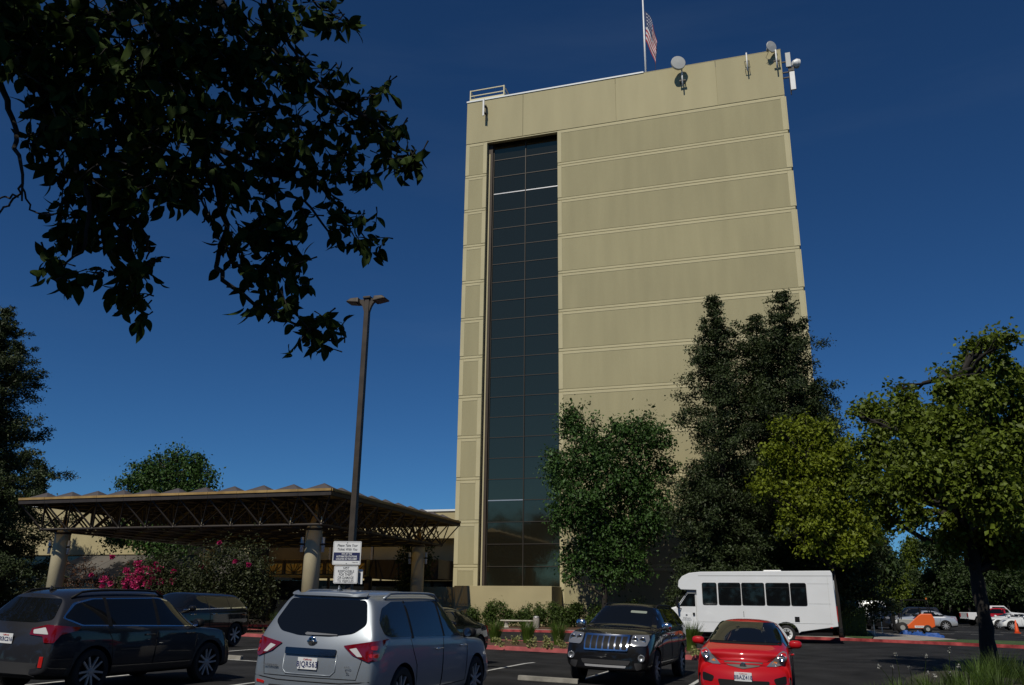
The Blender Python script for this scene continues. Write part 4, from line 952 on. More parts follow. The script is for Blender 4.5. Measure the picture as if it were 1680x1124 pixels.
# orange forklift
fk_ = empty('forklift', (8.05, 67.0, 0), 0, 'orange forklift with a black mast facing left, in front of the silver sedan', 'forklift')
def F(mb, name, m, **k): return mb.build(name, m, fk_, **k)
F(MB().add([(x, y, z) for y in (-.55, .55) for x, z in ((-.95, .30), (1.0, .30), (1.35, .45), (1.35, .95), (1.2, 1.28), (.55, 1.28), (.35, 1.15), (-.1, .75), (-.35, .55), (-.95, .52))],
    [tuple(range(9, -1, -1)), tuple(range(10, 20))] + [(i, (i + 1) % 10, 10 + (i + 1) % 10, 10 + i) for i in range(10)]), 'chassis', M['orange'], bevel=.04)
F(MB().box(-.9, .35, -.5, .5, .56, .92), 'deck', M['drumshade'], bevel=.04)
F(MB().box(.1, .6, -.28, .28, 1.1, 1.24).box(.5, .6, -.26, .26, 1.24, 1.7), 'seat', M['black'], bevel=.03)
mb = MB()
for s in (-.48, .48): mb.tube([(-.75, s, .9), (-.55, s, 2.18), (1.0, s, 2.18), (1.2, s, 1.25)], .04, 6)
for k in range(8): mb.tube([(-.5 + k * .2, -.48, 2.19), (-.5 + k * .2, .48, 2.19)], .022, 5)
F(mb, 'overhead_guard', M['black'])
mb = MB()
for s in (-.42, -.28, .28, .42): mb.box(-1.25, -1.12, s - .04, s + .04, .1, 2.25)
for z in (.5, 1.2, 1.9, 2.2): mb.box(-1.22, -1.14, -.4, .4, z, z + .08)
F(mb, 'mast', M['black'])
F(MB().box(-1.36, -1.28, -.5, .5, .3, .4).box(-1.36, -1.28, -.5, .5, .6, .68).box(-1.36, -1.3, -.45, .45, .7, 1.1).box(-2.3, -1.3, -.35, -.23, .06, .11).box(-2.3, -1.3, .23, .35, .06, .11), 'forks', M['black'])
for x, r in ((-.72, .36), (.85, .28)):
    for s in (-.5, .5):
        o = F(MB().lathe([(.0, -.1), (r * .95, -.11), (r, 0), (r * .95, .11), (.0, .1)], 22, axis='y'), 'wheel', M['rubber'], smooth=True, loc=(x, s * 1.05, r))
        MB().lathe([(.0, math.copysign(.115, s)), (r * .45, math.copysign(.12, s))], 16, axis='y').build('rim', M['drumshade'], o)
o = F(MB().box(-.30, .30, -.566, -.555, .36, .50), 'name_plate', M['signwhite'], loc=(.35, 0, 0))
text('name_plate_text', 'TOYOTA', .12, M['inkgrey'], o, (0, -.57, .43), (1, 0, 0), (0, 0, 1))
F(MB().lathe([(.05, 2.22), (.05, 2.3), (.02, 2.34)], 10, (1.0, -.4, 0)), 'beacon', M['amber'])
# blue tarp heaps on the ground beside the path
for k, (x, y, s_, lb) in enumerate(((6.95, 61.8, .38, 'blue tarp bundle nearest the forklift wheel'), (7.35, 59.3, .38, 'small blue tarp bundle, middle of the three on the asphalt'), (7.75, 56.4, .62, 'larger blue tarp bundle, rightmost by the lawn strip'))):
    bm = bmesh.new(); bmesh.ops.create_icosphere(bm, subdivisions=3, radius=1)
    for v in bm.verts:
        n = math.sin(v.co.x * 7 + k) * math.cos(v.co.y * 6 + k * 2) * .18 + math.sin(v.co.x * 13 + v.co.z * 9) * .07; v.co = Vector((v.co.x * (1 + n) * s_, v.co.y * (1 + n) * .3, max(-.0, v.co.z) * (.20 + abs(n) * .9)))
    me = bpy.data.meshes.new('tarp'); bm.to_mesh(me); bm.free(); me.materials.append(M['blue'])
    tag(link('tarp_bundle', me, None, loc=(x, y, .004)), lb, 'tarp', 'blue tarp bundles on the asphalt')

# --- shuttle bus
bus = empty('shuttle_bus', (-1.85, 45.65, 0), R(90), 'white shuttle bus facing left with five dark side windows', 'bus')
def side_solid(poly, w2, name, m, bevel=.06, parent=bus, seg=3, hole=None):
    n = len(poly); mb = MB().add([(-w2, a, b) for a, b in poly] + [(w2, a, b) for a, b in poly], [tuple(range(n - 1, -1, -1)), tuple(range(n, 2 * n))] + [(i, (i + 1) % n, n + (i + 1) % n, n + i) for i in range(n)])
    me = mb.mesh(name, m); bm = bmesh.new(); bm.from_mesh(me); bmesh.ops.recalc_face_normals(bm, faces=bm.faces); bm.to_mesh(me); bm.free(); return link(name, me, parent, bevel=bevel, seg=seg)
arch = [(-1.63 + .56 * math.cos(R(a)), .45 + .50 * math.sin(R(a))) for a in range(0, 181, 15)]
body = side_solid([(2.52, .42)] + [(2.52, 2.40), (3.28, 2.42), (3.42, 2.56), (3.38, 2.84), (3.2, 3.06), (2.85, 3.22), (2.3, 3.28), (-3.85, 3.33), (-3.92, 3.2), (-3.98, .78)] + [(-2.3, .52)] + arch[::-1][0:] + [(-1.05, .44)], 1.16, 'body', M['paint_white'], .09)
cab = side_solid([(2.5, .5), (2.5, 2.38), (2.95, 2.38), (3.55, 1.62), (4.25, 1.42), (4.42, 1.25), (4.45, .55), (4.15, .5), (4.05, .75), (3.75, .9), (3.4, .75), (3.3, .5)], .98, 'cab', M['paint_white'], .08)
for a, b in ((1.52, 2.24), (.37, 1.46), (-.75, .34), (-1.91, -.80), (-2.69, -1.94)):
    for s in (-1, 1):
        pl = rpoly([(a, 1.69), (b, 1.69), (b, 2.76), (a, 2.76)], .1, 5)
        def slabx(poly, x0_, x1_, name, m, par):
            n = len(poly); me = MB().add([(x0_, p[0], p[1]) for p in poly] + [(x1_, p[0], p[1]) for p in poly], [tuple(range(n)), tuple(range(n, 2 * n))[::-1]] + [(i, (i + 1) % n, n + (i + 1) % n, n + i) for i in range(n)]).mesh(name, m)
            bm = bmesh.new(); bm.from_mesh(me); bmesh.ops.recalc_face_normals(bm, faces=bm.faces); bm.to_mesh(me); bm.free(); return link(name, me, par)
        fr = slabx(pl, s * 1.158, s * 1.172, 'window', M['black'], bus)
        slabx(rpoly([(a + .035, 1.72), (b - .035, 1.72), (b - .035, 2.52), (a + .035, 2.52)], .07), s * 1.160, s * 1.176, 'pane', M['wglass'], fr)
        slabx(rpoly([(a + .035, 2.55), (b - .035, 2.55), (b - .035, 2.73), (a + .035, 2.73)], .06), s * 1.160, s * 1.176, 'pane', M['wglass'], fr)
for s in (-1, 1):
    MB().add([(s * .985, 2.62, 1.62), (s * .985, 3.42, 1.62), (s * .985, 2.98, 2.22), (s * .985, 2.62, 2.22), (s * .976, 2.62, 1.62), (s * .976, 3.42, 1.62), (s * .976, 2.98, 2.22), (s * .976, 2.62, 2.22)], [(0, 1, 2, 3), (7, 6, 5, 4), (0, 4, 5, 1), (1, 5, 6, 2), (2, 6, 7, 3), (3, 7, 4, 0)]).build('cab_window', M['wglass'], bus)
    MB().tube([(s * .99, 2.58, .62), (s * .99, 2.58, 2.28), (s * .99, 2.98, 2.3), (s * .99, 3.5, 1.6), (s * .99, 3.42, .62), (s * .99, 2.58, .62)], .008, 5).build('door_seam', M['drumshade'], bus)
    MB().box(s * 1.02 - .03, s * 1.02 + .03, 2.66, 2.76, 1.22, 1.32).build('door_handle', M['black'], bus)
    m_ = MB().box(s * 1.25 - .12, s * 1.25 + .12, 3.42, 3.52, 1.55, 2.05).build('mirror', M['black'], bus, bevel=.04)
    MB().tube([(s * .95, 3.3, 1.5), (s * 1.22, 3.45, 1.55)], .02, 5).tube([(s * .95, 3.0, 2.2), (s * 1.22, 3.45, 2.0)], .02, 5).build('mirror_arm', M['black'], m_)
    MB().box(s * 1.164 - .006, s * 1.164 + .006, -3.9, 2.4, 3.085, 3.10).build('trim_strip', M['drumshade'], bus)
    MB().box(s * 1.164 - .005, s * 1.164 + .005, -3.75, -1.1 - .0, .90, .91).box(s * 1.164 - .005, s * 1.164 + .005, -.9, 2.4, .90, .91).build('trim_strip', M['grey'], bus)
    MB().box(s * 1.164 - .005, s * 1.164 + .005, -3.75, -2.75, 2.72, 2.728).box(s * 1.164 - .005, s * 1.164 + .005, -3.75, -2.75, 1.80, 1.808).box(s * 1.164 - .005, s * 1.164 + .005, -3.68, -3.672, .95, 3.08).build('panel_seam', M['grey'], bus)
    MB().box(s * 1.165 - .01, s * 1.165 + .01, -2.27, -2.05, .96, 1.2).build('fuel_door', M['black'], bus, bevel=.02)
    MB().box(s * 1.167 - .01, s * 1.167 + .01, -3.72, -3.62, .70, .76).build('marker_lamp', M['redlens2'], bus)
    for y in (-1.63, 3.72):
        o = MB().lathe([(.26, -.14), (.38, -.14), (.405, -.1), (.405, .1), (.38, .14), (.26, .14)], 32, axis='x', cap=False).build('wheel', M['rubber'], bus, True, loc=(s * (.98 if y < 0 else .82), y, .405))
        mb = MB().lathe([(.0, s * .02), (.10, s * .02), (.15, s * .09), (.20, s * .09), (.24, s * .12), (.265, s * .145), (.27, s * .1)], 28, axis='x', cap=False); q = mb.build('rim', M['white'], o, True)
        mb = MB(); [mb.lathe([(.028, s * .085), (.028, s * .096), (0, s * .096)], 8, (0, .175 * math.cos(k * .785), .175 * math.sin(k * .785)), 'x') for k in range(8)]
        mb.lathe([(.085, s * .03), (.08, s * .1), (.0, s * .1)], 16, axis='x'); mb.build('hub', M['black'], o)
    MB().box(s * .7 - .2, s * .7 + .2, 4.44, 4.47, 1.0, 1.2).build('head_lamp', M['lens'], bus)
    MB().lathe([(.06, 0), (.06, .02), (0, .03)], 10, (s * .5, 3.17, 2.9), 'y').build('marker_lamp', M['amber'], bus)
MB().box(-1.0, 1.0, 2.93, 3.02, 2.24, 2.42).build('visor_trim', M['black'], bus)
for s in (-1, 1): MB().box(s * 1.0 - .035, s * 1.0 + .035, 2.5, 3.0, 2.24, 2.41).build('visor_trim', M['drumshade'], bus)
MB().add([(-.85, 3.0, 2.3), (.85, 3.0, 2.3), (.85, 3.57, 1.63), (-.85, 3.57, 1.63)], [(0, 1, 2, 3)]).build('windscreen', M['wglass'], bus)
MB().box(-.6, .6, -1.6, -.75, 3.31, 3.38).build('roof_hatch', M['white'], bus, bevel=.03)
MB().box(-1.1, 1.1, -4.15, -3.99, .5, .74).build('bumper', M['black'], bus, bevel=.03)
MB().box(-.45, .45, -4.01, -3.97, .8, 2.9).build('rear_door', M['paint_white'], bus, bevel=.02)
MB().box(-.35, .35, -4.02, -4.011, 1.9, 2.7).build('rear_window', M['wglass'], bus)
for s in (-1, 1):
    MB().box(s * 1.0 - .08, s * 1.0 + .08, -4.01, -3.97, 1.0, 1.7).build('tail_lamp', M['redlens2'], bus)
MB().box(-1.05, 1.05, -3.7, 4.2, .34, .5).build('chassis', M['black'], bus)
MB().tube([(0, 1.3 - 1.0, 1.15), (0, .3, 1.42)], .01, 5).build('wiper_antenna', M['black'], bus, loc=(-1.17, 0, 0))
o = MB().box(-1.0, -.985, 2.82, 3.32, .98, 1.28).build('door_sticker', M['signwhite'], bus)
text('door_sticker_text', 'Hilton', .15, M['inkgrey'], o, (-1.003, 3.07, 1.06), (0, -1, 0), (0, 0, 1))
MB().lathe([(.035, 0), (.05, .003), (.05, .006), (.035, .008)], 18, (-1.004, 3.07, 1.2), 'x').build('door_sticker_emblem', M['inkgrey'], o)

# ------------------------------------------------------------------ street furniture
lp = empty('lamp_post', (-8.3, 15.6, 0), 0, 'tall bronze lamp post with two shoebox heads', 'lamp post')
LH = at(600, 490, 15.6).z
MB().lathe([(.28, 0), (.28, .75), (.24, .8), (.0, .8)], 24).build('base', M['concrete'], lp, True)
MB().add([(sx * .066, sy * .066, .78) for sx, sy in ((-1, -1), (1, -1), (1, 1), (-1, 1))] + [(sx * .055, sy * .055, LH - .02) for sx, sy in ((-1, -1), (1, -1), (1, 1), (-1, 1))],
         [(3, 2, 1, 0), (4, 5, 6, 7), (0, 1, 5, 4), (1, 2, 6, 5), (2, 3, 7, 6), (3, 0, 4, 7)]).build('pole', M['pole'], lp, bevel=.012)
MB().box(-.085, .085, -.085, .085, LH - .02, LH + .03).build('pole_cap', M['pole'], lp, bevel=.01)
for s in (-1, 1):
    pts = [(s * .06, 0, LH - .02), (s * .20, 0, LH - .03), (s * .20, 0, LH - .09), (s * .14, 0, LH - .13), (s * .10, 0, LH - .20), (s * .06, 0, LH - .32)]
    n = 6; mb = MB().add([(x, -.035, z) for x, y, z in pts] + [(x, .035, z) for x, y, z in pts], [tuple(range(n)), tuple(range(n, 2 * n))[::-1]] + [(i, n + i, n + (i + 1) % n, (i + 1) % n) for i in range(n)])
    mb.build('arm', M['pole'], lp)
    hd = MB().add([(s * .17, -.14, LH - .12), (s * .17, .14, LH - .12), (s * .48, .14, LH - .07), (s * .48, -.14, LH - .07), (s * .19, -.12, LH + .01), (s * .19, .12, LH + .01), (s * .38, .11, LH + .01), (s * .38, -.11, LH + .01)],
             [(0, 1, 2, 3), (4, 7, 6, 5), (0, 4, 5, 1), (1, 5, 6, 2), (2, 6, 7, 3), (3, 7, 4, 0)]).build('lamp_head', M['pole'], lp, bevel=.02)
    MB().add([(s * .24, -.12, LH - .116), (s * .24, .12, LH - .116), (s * .46, .12, LH - .08), (s * .46, -.12, LH - .08)], [(0, 1, 2, 3)]).build('lens', M['lamp_glass'], hd)
# signs on the post
SY = 15.48; d_ = math.hypot(8.3, SY); fa = R(16)           # yaw of the signs towards the aisle
def sign(name, tl, br, label, fn):
    a, b = at(tl[0], tl[1], SY), at(br[0], br[1], SY); w2 = (b.x - a.x) / 2 * .90; h2 = (a.z - b.z) / 2
    t = empty(name, ((a.x + b.x) / 2, SY - .02, (a.z + b.z) / 2), fa, label, 'sign')
    n = rpoly([(-w2, -h2), (w2, -h2), (w2, h2), (-w2, h2)], .025, 4); m = len(n)
    MB().add([(x, -.004, z) for x, z in n] + [(x, .004, z) for x, z in n], [tuple(range(m)), tuple(range(m, 2 * m))[::-1]] + [(i, m + i, m + (i + 1) % m, (i + 1) % m) for i in range(m)]).build('board', M['signwhite'], t)
    mb = MB()
    for x in (-w2 + .012, w2 - .016): mb.box(x, x + .004, -.0062, -.0042, -h2 + .014, h2 - .014)
    for z in (-h2 + .012, h2 - .016): mb.box(-w2 + .014, w2 - .014, -.0062, -.0042, z, z + .004)
    mb.build('border', M['inkgrey'], t)
    for z in (-h2 + .03, h2 - .03): MB().lathe([(.008, 0), (.008, -.006), (0, -.008)], 8, (0, -.004, z), 'y').build('bolt', M['inkblack'], t)
    fn(t, w2, h2); return t
def s1(t, w2, h2):
    X = (1, 0, 0); Z = (0, 0, 1)
    text('lettering', 'Please Take Your', .070, M['inkgrey'], t, (0, -.006, h2 * .64), X, Z, sx=.82, shear=.25, bold=.0006, extrude=.001)
    text('lettering', 'Ticket With You', .070, M['inkgrey'], t, (0, -.006, h2 * .31), X, Z, sx=.84, shear=.25, bold=.0006, extrude=.001)
    o = MB().box(-w2 + .02, w2 - .02, -.0056, -.0044, -h2 * .64, h2 * .05).build('band', M['navy'], t)
    for k, s in enumerate(('PAY AT THE', 'AUTOMATED STATIONS', 'LOCATED IN THE LOBBY')):
        text('lettering', s, .048, M['signwhite'], o, (0, -.0075, h2 * (-.08 - .215 * k)), X, Z, sx=.78, bold=.0012, extrude=.001)
    text('lettering', 'Thank You', .026, M['inkgrey'], t, (w2 * .62, -.006, -h2 * .78), X, Z, shear=.2, extrude=.001)
def s2(t, w2, h2):
    for k, s in enumerate(('NOT', 'RESPONSIBLE', 'FOR THEFT', 'OR DAMAGE', 'TO VEHICLES')):
        text('lettering', s, .068, M['inkgrey'], t, (0, -.006, h2 * (.72 - .36 * k)), (1, 0, 0), (0, 0, 1), sx=.80, bold=.0008, extrude=.001)
sign('ticket_sign', (548.5, 888.5), (592, 927), 'white sign with navy band reading Please Take Your Ticket With You, on the lamp post', s1)
sign('warning_sign', (549.5, 928.5), (587, 957.5), 'white sign reading Not Responsible For Theft Or Damage To Vehicles, below the ticket sign', s2)
a = at(584, 935, SY + .12)
t = empty('side_sign', (a.x, SY + .12, a.z - .14), R(16), 'sign with dark panel half hidden behind the warning sign', 'sign')
MB().box(-.06, .14, .0, .01, -.13, .15).build('board', M['signwhite'], t); MB().box(-.05, .06, -.004, -.001, -.13, .12).box(.075, .09, -.004, -.001, -.13, .12).build('panel', M['inkblack'], t)
# bench and ash urn
b = empty('stone_bench', (-16.93, 54.9, .13), R(2), 'pale stone bench on the kerb in front of the plinth wall', 'bench')
MB().box(-1.08, 1.08, -.2, .2, .42, .50).build('seat', M['concrete'], b, bevel=.02); M['stone'] = mat('stone', (.52, .49, .42), .8, var=.1)
b.children[0].data.materials[0] = M['stone']
for s in (-1, 1): MB().lathe([(.17, 0), (.17, .08), (.12, .14), (.13, .30), (.17, .36), (.17, .418)], 4, (s * .72, 0, 0)).build('leg', M['stone'], b, bevel=.01)
u = empty('litter_urn', (-15.6, 54.8, .13), 0, 'concrete litter urn with a round top, right of the stone bench', 'litter bin')
MB().lathe([(.0, 0), (.2, 0), (.205, .03), (.20, .62), (.19, .64)], 24).build('drum', M['concrete'], u, True)
MB().lathe([(.195, .642), (.19, .70), (.13, .76), (.0, .78)], 24).build('lid', M['rim'], u, True)
# traffic cone
p = at(1666, 1020, 72)
c = empty('traffic_cone', (p.x, 72, 0), 0, 'orange traffic cone at the right edge near the white car', 'traffic cone')
MB().box(-.2, .2, -.2, .2, 0, .04).build('base', M['cone'], c); MB().lathe([(.16, .04), (.14, .15), (.035, .9), (.0, .92)], 20).build('cone', M['cone'], c, True)
# sign posts at the path
for x, y, hgt, lb in ((4.55, 55.0, 1.75, 'short grey post on the corner of the lawn beside the path'), (5.6, 62, 2.6, 'taller grey post behind the lawn, in front of the black SUV'), (4.2, 57, 2.3, 'thin dark stake beside the leaning trunk'), (4.0, 55.5, 2.4, 'thin dark stake nearer the bus')):
    o = MB().box(-.025, .025, -.025, .025, 0, hgt).box(-.04, .04, -.03, .03, hgt * .55, hgt * .57).build('marker_post', M['alum'] if 'grey' in lb else M['bark'], None, loc=(x, y, .1)); tag(o, lb, 'post', 'posts by the path behind the bus')
tag(MB().box(-.6, .6, -.4, .4, 2.75, 2.85).tube([(0, 0, 0), (0, 0, 2.75)], .03, 6).build('blue_canopy', M['blue'], None, loc=(3.3, 64, .1)), 'small blue shade on a post just behind the rear of the bus', 'shade')
# terracotta pots at the entrance
M['terracotta'] = mat('terracotta', (.32, .17, .07), .8)

# person walking at the hotel door
def person(x, y, z, yaw, label):
    J = {'pel': (0, 0, .95), 'wst': (0, .01, 1.10), 'chs': (0, 0, 1.32), 'nk': (0, 0, 1.50), 'hd0': (0, -.01, 1.58), 'hd1': (0, -.02, 1.70),
         'shl': (-.19, 0, 1.43), 'ell': (-.26, .05, 1.16), 'wrl': (-.25, -.08, .93), 'shr': (.19, 0, 1.43), 'elr': (.25, .08, 1.16), 'wrr': (.24, .0, .91),
         'hpl': (-.10, 0, .90), 'knl': (-.11, -.12, .50), 'anl': (-.11, -.02, .09), 'tol': (-.12, -.17, .04), 'hpr': (.10, 0, .90), 'knr': (.11, .06, .50), 'anr': (.11, .26, .12), 'tor': (.12, .14, .04),
         'hl': (-.25, -.13, .85), 'hr': (.24, -.05, .83)}
    E_ = [('pel', 'wst'), ('wst', 'chs'), ('chs', 'nk'), ('nk', 'hd0'), ('hd0', 'hd1'), ('chs', 'shl'), ('shl', 'ell'), ('ell', 'wrl'), ('wrl', 'hl'), ('chs', 'shr'), ('shr', 'elr'), ('elr', 'wrr'), ('wrr', 'hr'),
          ('pel', 'hpl'), ('hpl', 'knl'), ('knl', 'anl'), ('anl', 'tol'), ('pel', 'hpr'), ('hpr', 'knr'), ('knr', 'anr'), ('anr', 'tor')]
    rad = dict(pel=.14, wst=.125, chs=.15, nk=.055, hd0=.08, hd1=.095, shl=.07, ell=.045, wrl=.03, shr=.07, elr=.045, wrr=.03, hpl=.095, knl=.06, anl=.042, tol=.035, hpr=.095, knr=.06, anr=.042, tor=.035, hl=.035, hr=.035)
    ks = list(J); me = bpy.data.meshes.new('p'); me.from_pydata([J[k] for k in ks], [(ks.index(a), ks.index(b)) for a, b in E_], [])
    o = bpy.data.objects.new('p', me); col.objects.link(o); o.modifiers.new('s', 'SKIN')
    for i, k in enumerate(ks): me.skin_vertices[0].data[i].radius = (rad[k], rad[k] * .8)
    me.skin_vertices[0].data[0].use_root = True
    s = o.modifiers.new('u', 'SUBSURF'); s.levels = 2; out = ev(o); bpy.data.objects.remove(o)
    for nme, c in (('cloth_blue', (.05, .07, .12)), ('cloth_dark', (.015, .015, .02)), ('skin', (.30, .18, .12)), ('hair', (.02, .015, .01))): out.materials.append(mat(nme, c, .8))
    for f in out.polygons:
        z_ = f.center.z; f.use_smooth = True
        f.material_index = 3 if z_ > 1.70 or (z_ > 1.58 and f.center.y > .03) else 2 if z_ > 1.48 or (z_ < .93 and abs(f.center.x) > .2) else 0 if z_ > .94 else 1
    q = link('person', out, None, loc=(x, y, z)); q.rotation_euler.z = yaw; tag(q, 'person in blue shirt and dark trousers walking at the shaded entrance', 'person')
person(-36.5, 56.0, .13, R(60), '')
for x, y, lb in ((-35.7, 57.2, 'clay planter pot just right of the walking person'), (-33.6, 58.0, 'clay planter pot further right at the shaded entrance')):
    t = empty('plant_pot', (x, y, .13), 0, lb, 'plant pot', 'clay pots at the entrance')
    MB().lathe([(.0, 0), (.22, 0), (.33, .62), (.36, .64), (.36, .72), (.30, .72), (.28, .66), (.0, .66)], 20).build('pot', M['terracotta'], t, True)

# ------------------------------------------------------------------ vegetation
def np_mesh(name, verts, faces, m, smooth=False):
    """verts (N,3), faces (F,k) arrays"""
    me = bpy.data.meshes.new(name); nv, (nf, k) = len(verts), faces.shape
    me.vertices.add(nv); me.vertices.foreach_set('co', np.asarray(verts, np.float32).ravel())
    me.loops.add(nf * k); me.loops.foreach_set('vertex_index', faces.astype(np.int32).ravel())
    me.polygons.add(nf); me.polygons.foreach_set('loop_start', np.arange(0, nf * k, k, dtype=np.int32)); me.polygons.foreach_set('loop_total', np.full(nf, k, np.int32))
    me.materials.append(m); me.update(calc_edges=True); return me
def unitv(a): return a / np.maximum(np.linalg.norm(a, axis=1, keepdims=True), 1e-9)
def leaf_geo(P, A, N, size, wd=.5, fold=.25):
    """folded leaves: centre points P, long axis A, normal N; 4 verts, 2 triangles each"""
    n = len(P); A = unitv(A); N = unitv(N - A * (N * A).sum(1, keepdims=True)); B = np.cross(A, N); s = size.reshape(-1, 1)
    v = np.stack([P - A * s * .5, P + B * s * wd * .5 + N * s * fold * .4, P + A * s * .5 - N * s * fold * .3, P - B * s * wd * .5 + N * s * fold * .4], 1).reshape(-1, 3)
    b = np.arange(n)[:, None] * 4
    f = np.concatenate([b + [0, 1, 2], b + [0, 2, 3]], 0); return v, f
def leaves(name, P, C0, size, m, parent, droop=.3, wd=.55, up=.6, seed=1, var=.35):
    r = np.random.default_rng(seed); n = len(P)
    out = unitv(P - C0 + 1e-4); A = unitv(out * .6 + r.normal(size=(n, 3)) * .7 + np.array([0, 0, -droop])); N = unitv(out * .5 + r.normal(size=(n, 3)) * .6 + np.array([0, 0, up]))
    v, f = leaf_geo(P, A, N, size * (1 + var * r.normal(size=n)).clip(.4, 2), wd)
    return link(name, np_mesh(name, v, f, m), parent)
def blob_points(blobs, n, clump, per, seed, flat=1.0):
    """leaf clumps spread through ellipsoids (x,y,z,rx,ry,rz)"""
    r = np.random.default_rng(seed); B = np.array(blobs, float); wgt = (B[:, 3] * B[:, 4] * B[:, 5]) ** .75; wgt /= wgt.sum()
    nc = max(1, n // per); k = r.choice(len(B), nc, p=wgt); d = unitv(r.normal(size=(nc, 3))) * (r.random((nc, 1)) ** .42)
    C = B[k, :3] + d * B[k, 3:6]; cs = clump * (1 + .4 * r.normal(size=(nc, 1))).clip(.4, 2)
    P = np.repeat(C, per, 0) + r.normal(size=(nc * per, 3)) * np.repeat(cs, per, 0) * np.array([1, 1, flat]); return P, np.repeat(C - d * 1.5 * clump, per, 0), C
def limb(mb, a, b, r0, r1, wob=.12, n=5, ns=6, sag=0):
    a, b = Vector(a), Vector(b); L_ = (b - a).length; pts = []
    for i in range(n + 1):
        t = i / n; p = a.lerp(b, t); e = math.sin(math.pi * t)
        pts.append(p + Vector((random.gauss(0, wob), random.gauss(0, wob), random.gauss(0, wob) - sag)) * L_ * .25 * e)
    mb.tube(pts, [r0 + (r1 - r0) * i / n for i in range(n + 1)], ns)
    return pts
def broad_tree(name, label, base, trunk_pts, blobs, n, leaf, clump, m, bark='bark', tr=.2, group=None, seed=1, per=26, cat='tree', fork=None, droop=.4, twig=None, wd=.6):
    base = Vector(base); t = empty(name, base, 0, label, cat, group)
    tp = [Vector(p) - base for p in trunk_pts]; mb = MB(); k = len(tp)
    rt_ = np.random.default_rng(seed + 5); fine = []; fr_ = []
    for i in range(k - 1):
        for q in range(5):
            f_ = (i + q / 5) / (k - 1); fine.append(tp[i].lerp(tp[i + 1], q / 5) + Vector(rt_.normal(size=3) * tr * .07)); fr_.append(tr * ((1.22 - .4 * q / 5 if i == 0 else 1 - .6 * f_) * (1 + .07 * rt_.normal())))
    fine.append(tp[-1]); fr_.append(tr * .4); mb.tube(fine, fr_, 12)
    B = [(b[0] - base.x, b[1] - base.y, b[2] - base.z, *b[3:]) for b in blobs]; random.seed(seed)
    f = tp[fork if fork is not None else max(1, k // 2)]
    for b in B:
        c = Vector(b[:3]); src = min(tp[1:], key=lambda q: (q - c).length + (3 if q.z > c.z + .3 else 0)) if k > 2 else f
        pts = limb(mb, src, c, tr * .42, .03, .16, 6)
        for q in range(4):
            d = Vector(np.random.default_rng(seed * 100 + q + int(abs(b[0]) * 10)).normal(size=3)).normalized(); limb(mb, pts[3 + q % 3], c + Vector((d.x * b[3], d.y * b[4], abs(d.z) * b[5])) * .8, tr * .15, .012, .2, 4, 5)
    mb.build('trunk', M[bark], t, True)
    P, C0, _ = blob_points(B, n, clump, per, seed); leaves('crown', P, C0, leaf, m, t, droop, seed=seed, wd=wd); return t
def B3(px, py, rpx, Y, dy=1.0, ry=None, jit=0):        # crown lobe from its place in the view at depth Y
    p = at(px, py, Y + jit); s = (at(px + rpx, py, Y + jit) - p).length; return (p.x, p.y, p.z, s, (ry or s) * dy, s * .95)

# tree in front of the tower, left
Yp = 57.5
bl = [(940, 700, 28), (975, 740, 45), (930, 770, 38), (1040, 725, 42), (1075, 720, 26), (1085, 765, 28), (1010, 790, 55), (950, 820, 50), (1060, 810, 42), (925, 850, 28), (985, 865, 48), (1045, 870, 42), (950, 915, 34), (1000, 925, 42), (1045, 925, 28), (935, 940, 16), (1080, 850, 26), (915, 760, 16), (1010, 700, 14), (1060, 695, 16), (940, 684, 14), (936, 672, 8), (950, 675, 7), (1046, 690, 8), (1064, 684, 9), (982, 698, 9), (1090, 700, 7), (920, 712, 9), (1100, 730, 8), (903, 745, 9), (975, 688, 6)]
p = at(990, 1000, Yp)
broad_tree('broadleaf_tree', 'dark green leafy tree against the tower, just right of the glass strip', (p.x, Yp, .1), [(p.x, Yp, .1), (p.x + .1, Yp, 2.2), (p.x - .1, Yp, 4.5), (p.x, Yp + .1, 8), (p.x - .5, Yp, 12)],
           [B3(*b, Yp, .9, jit=random.uniform(-.7, .7)) for b in bl], 42000, .20, .30, M['leaf_pear'], seed=3, tr=.2)

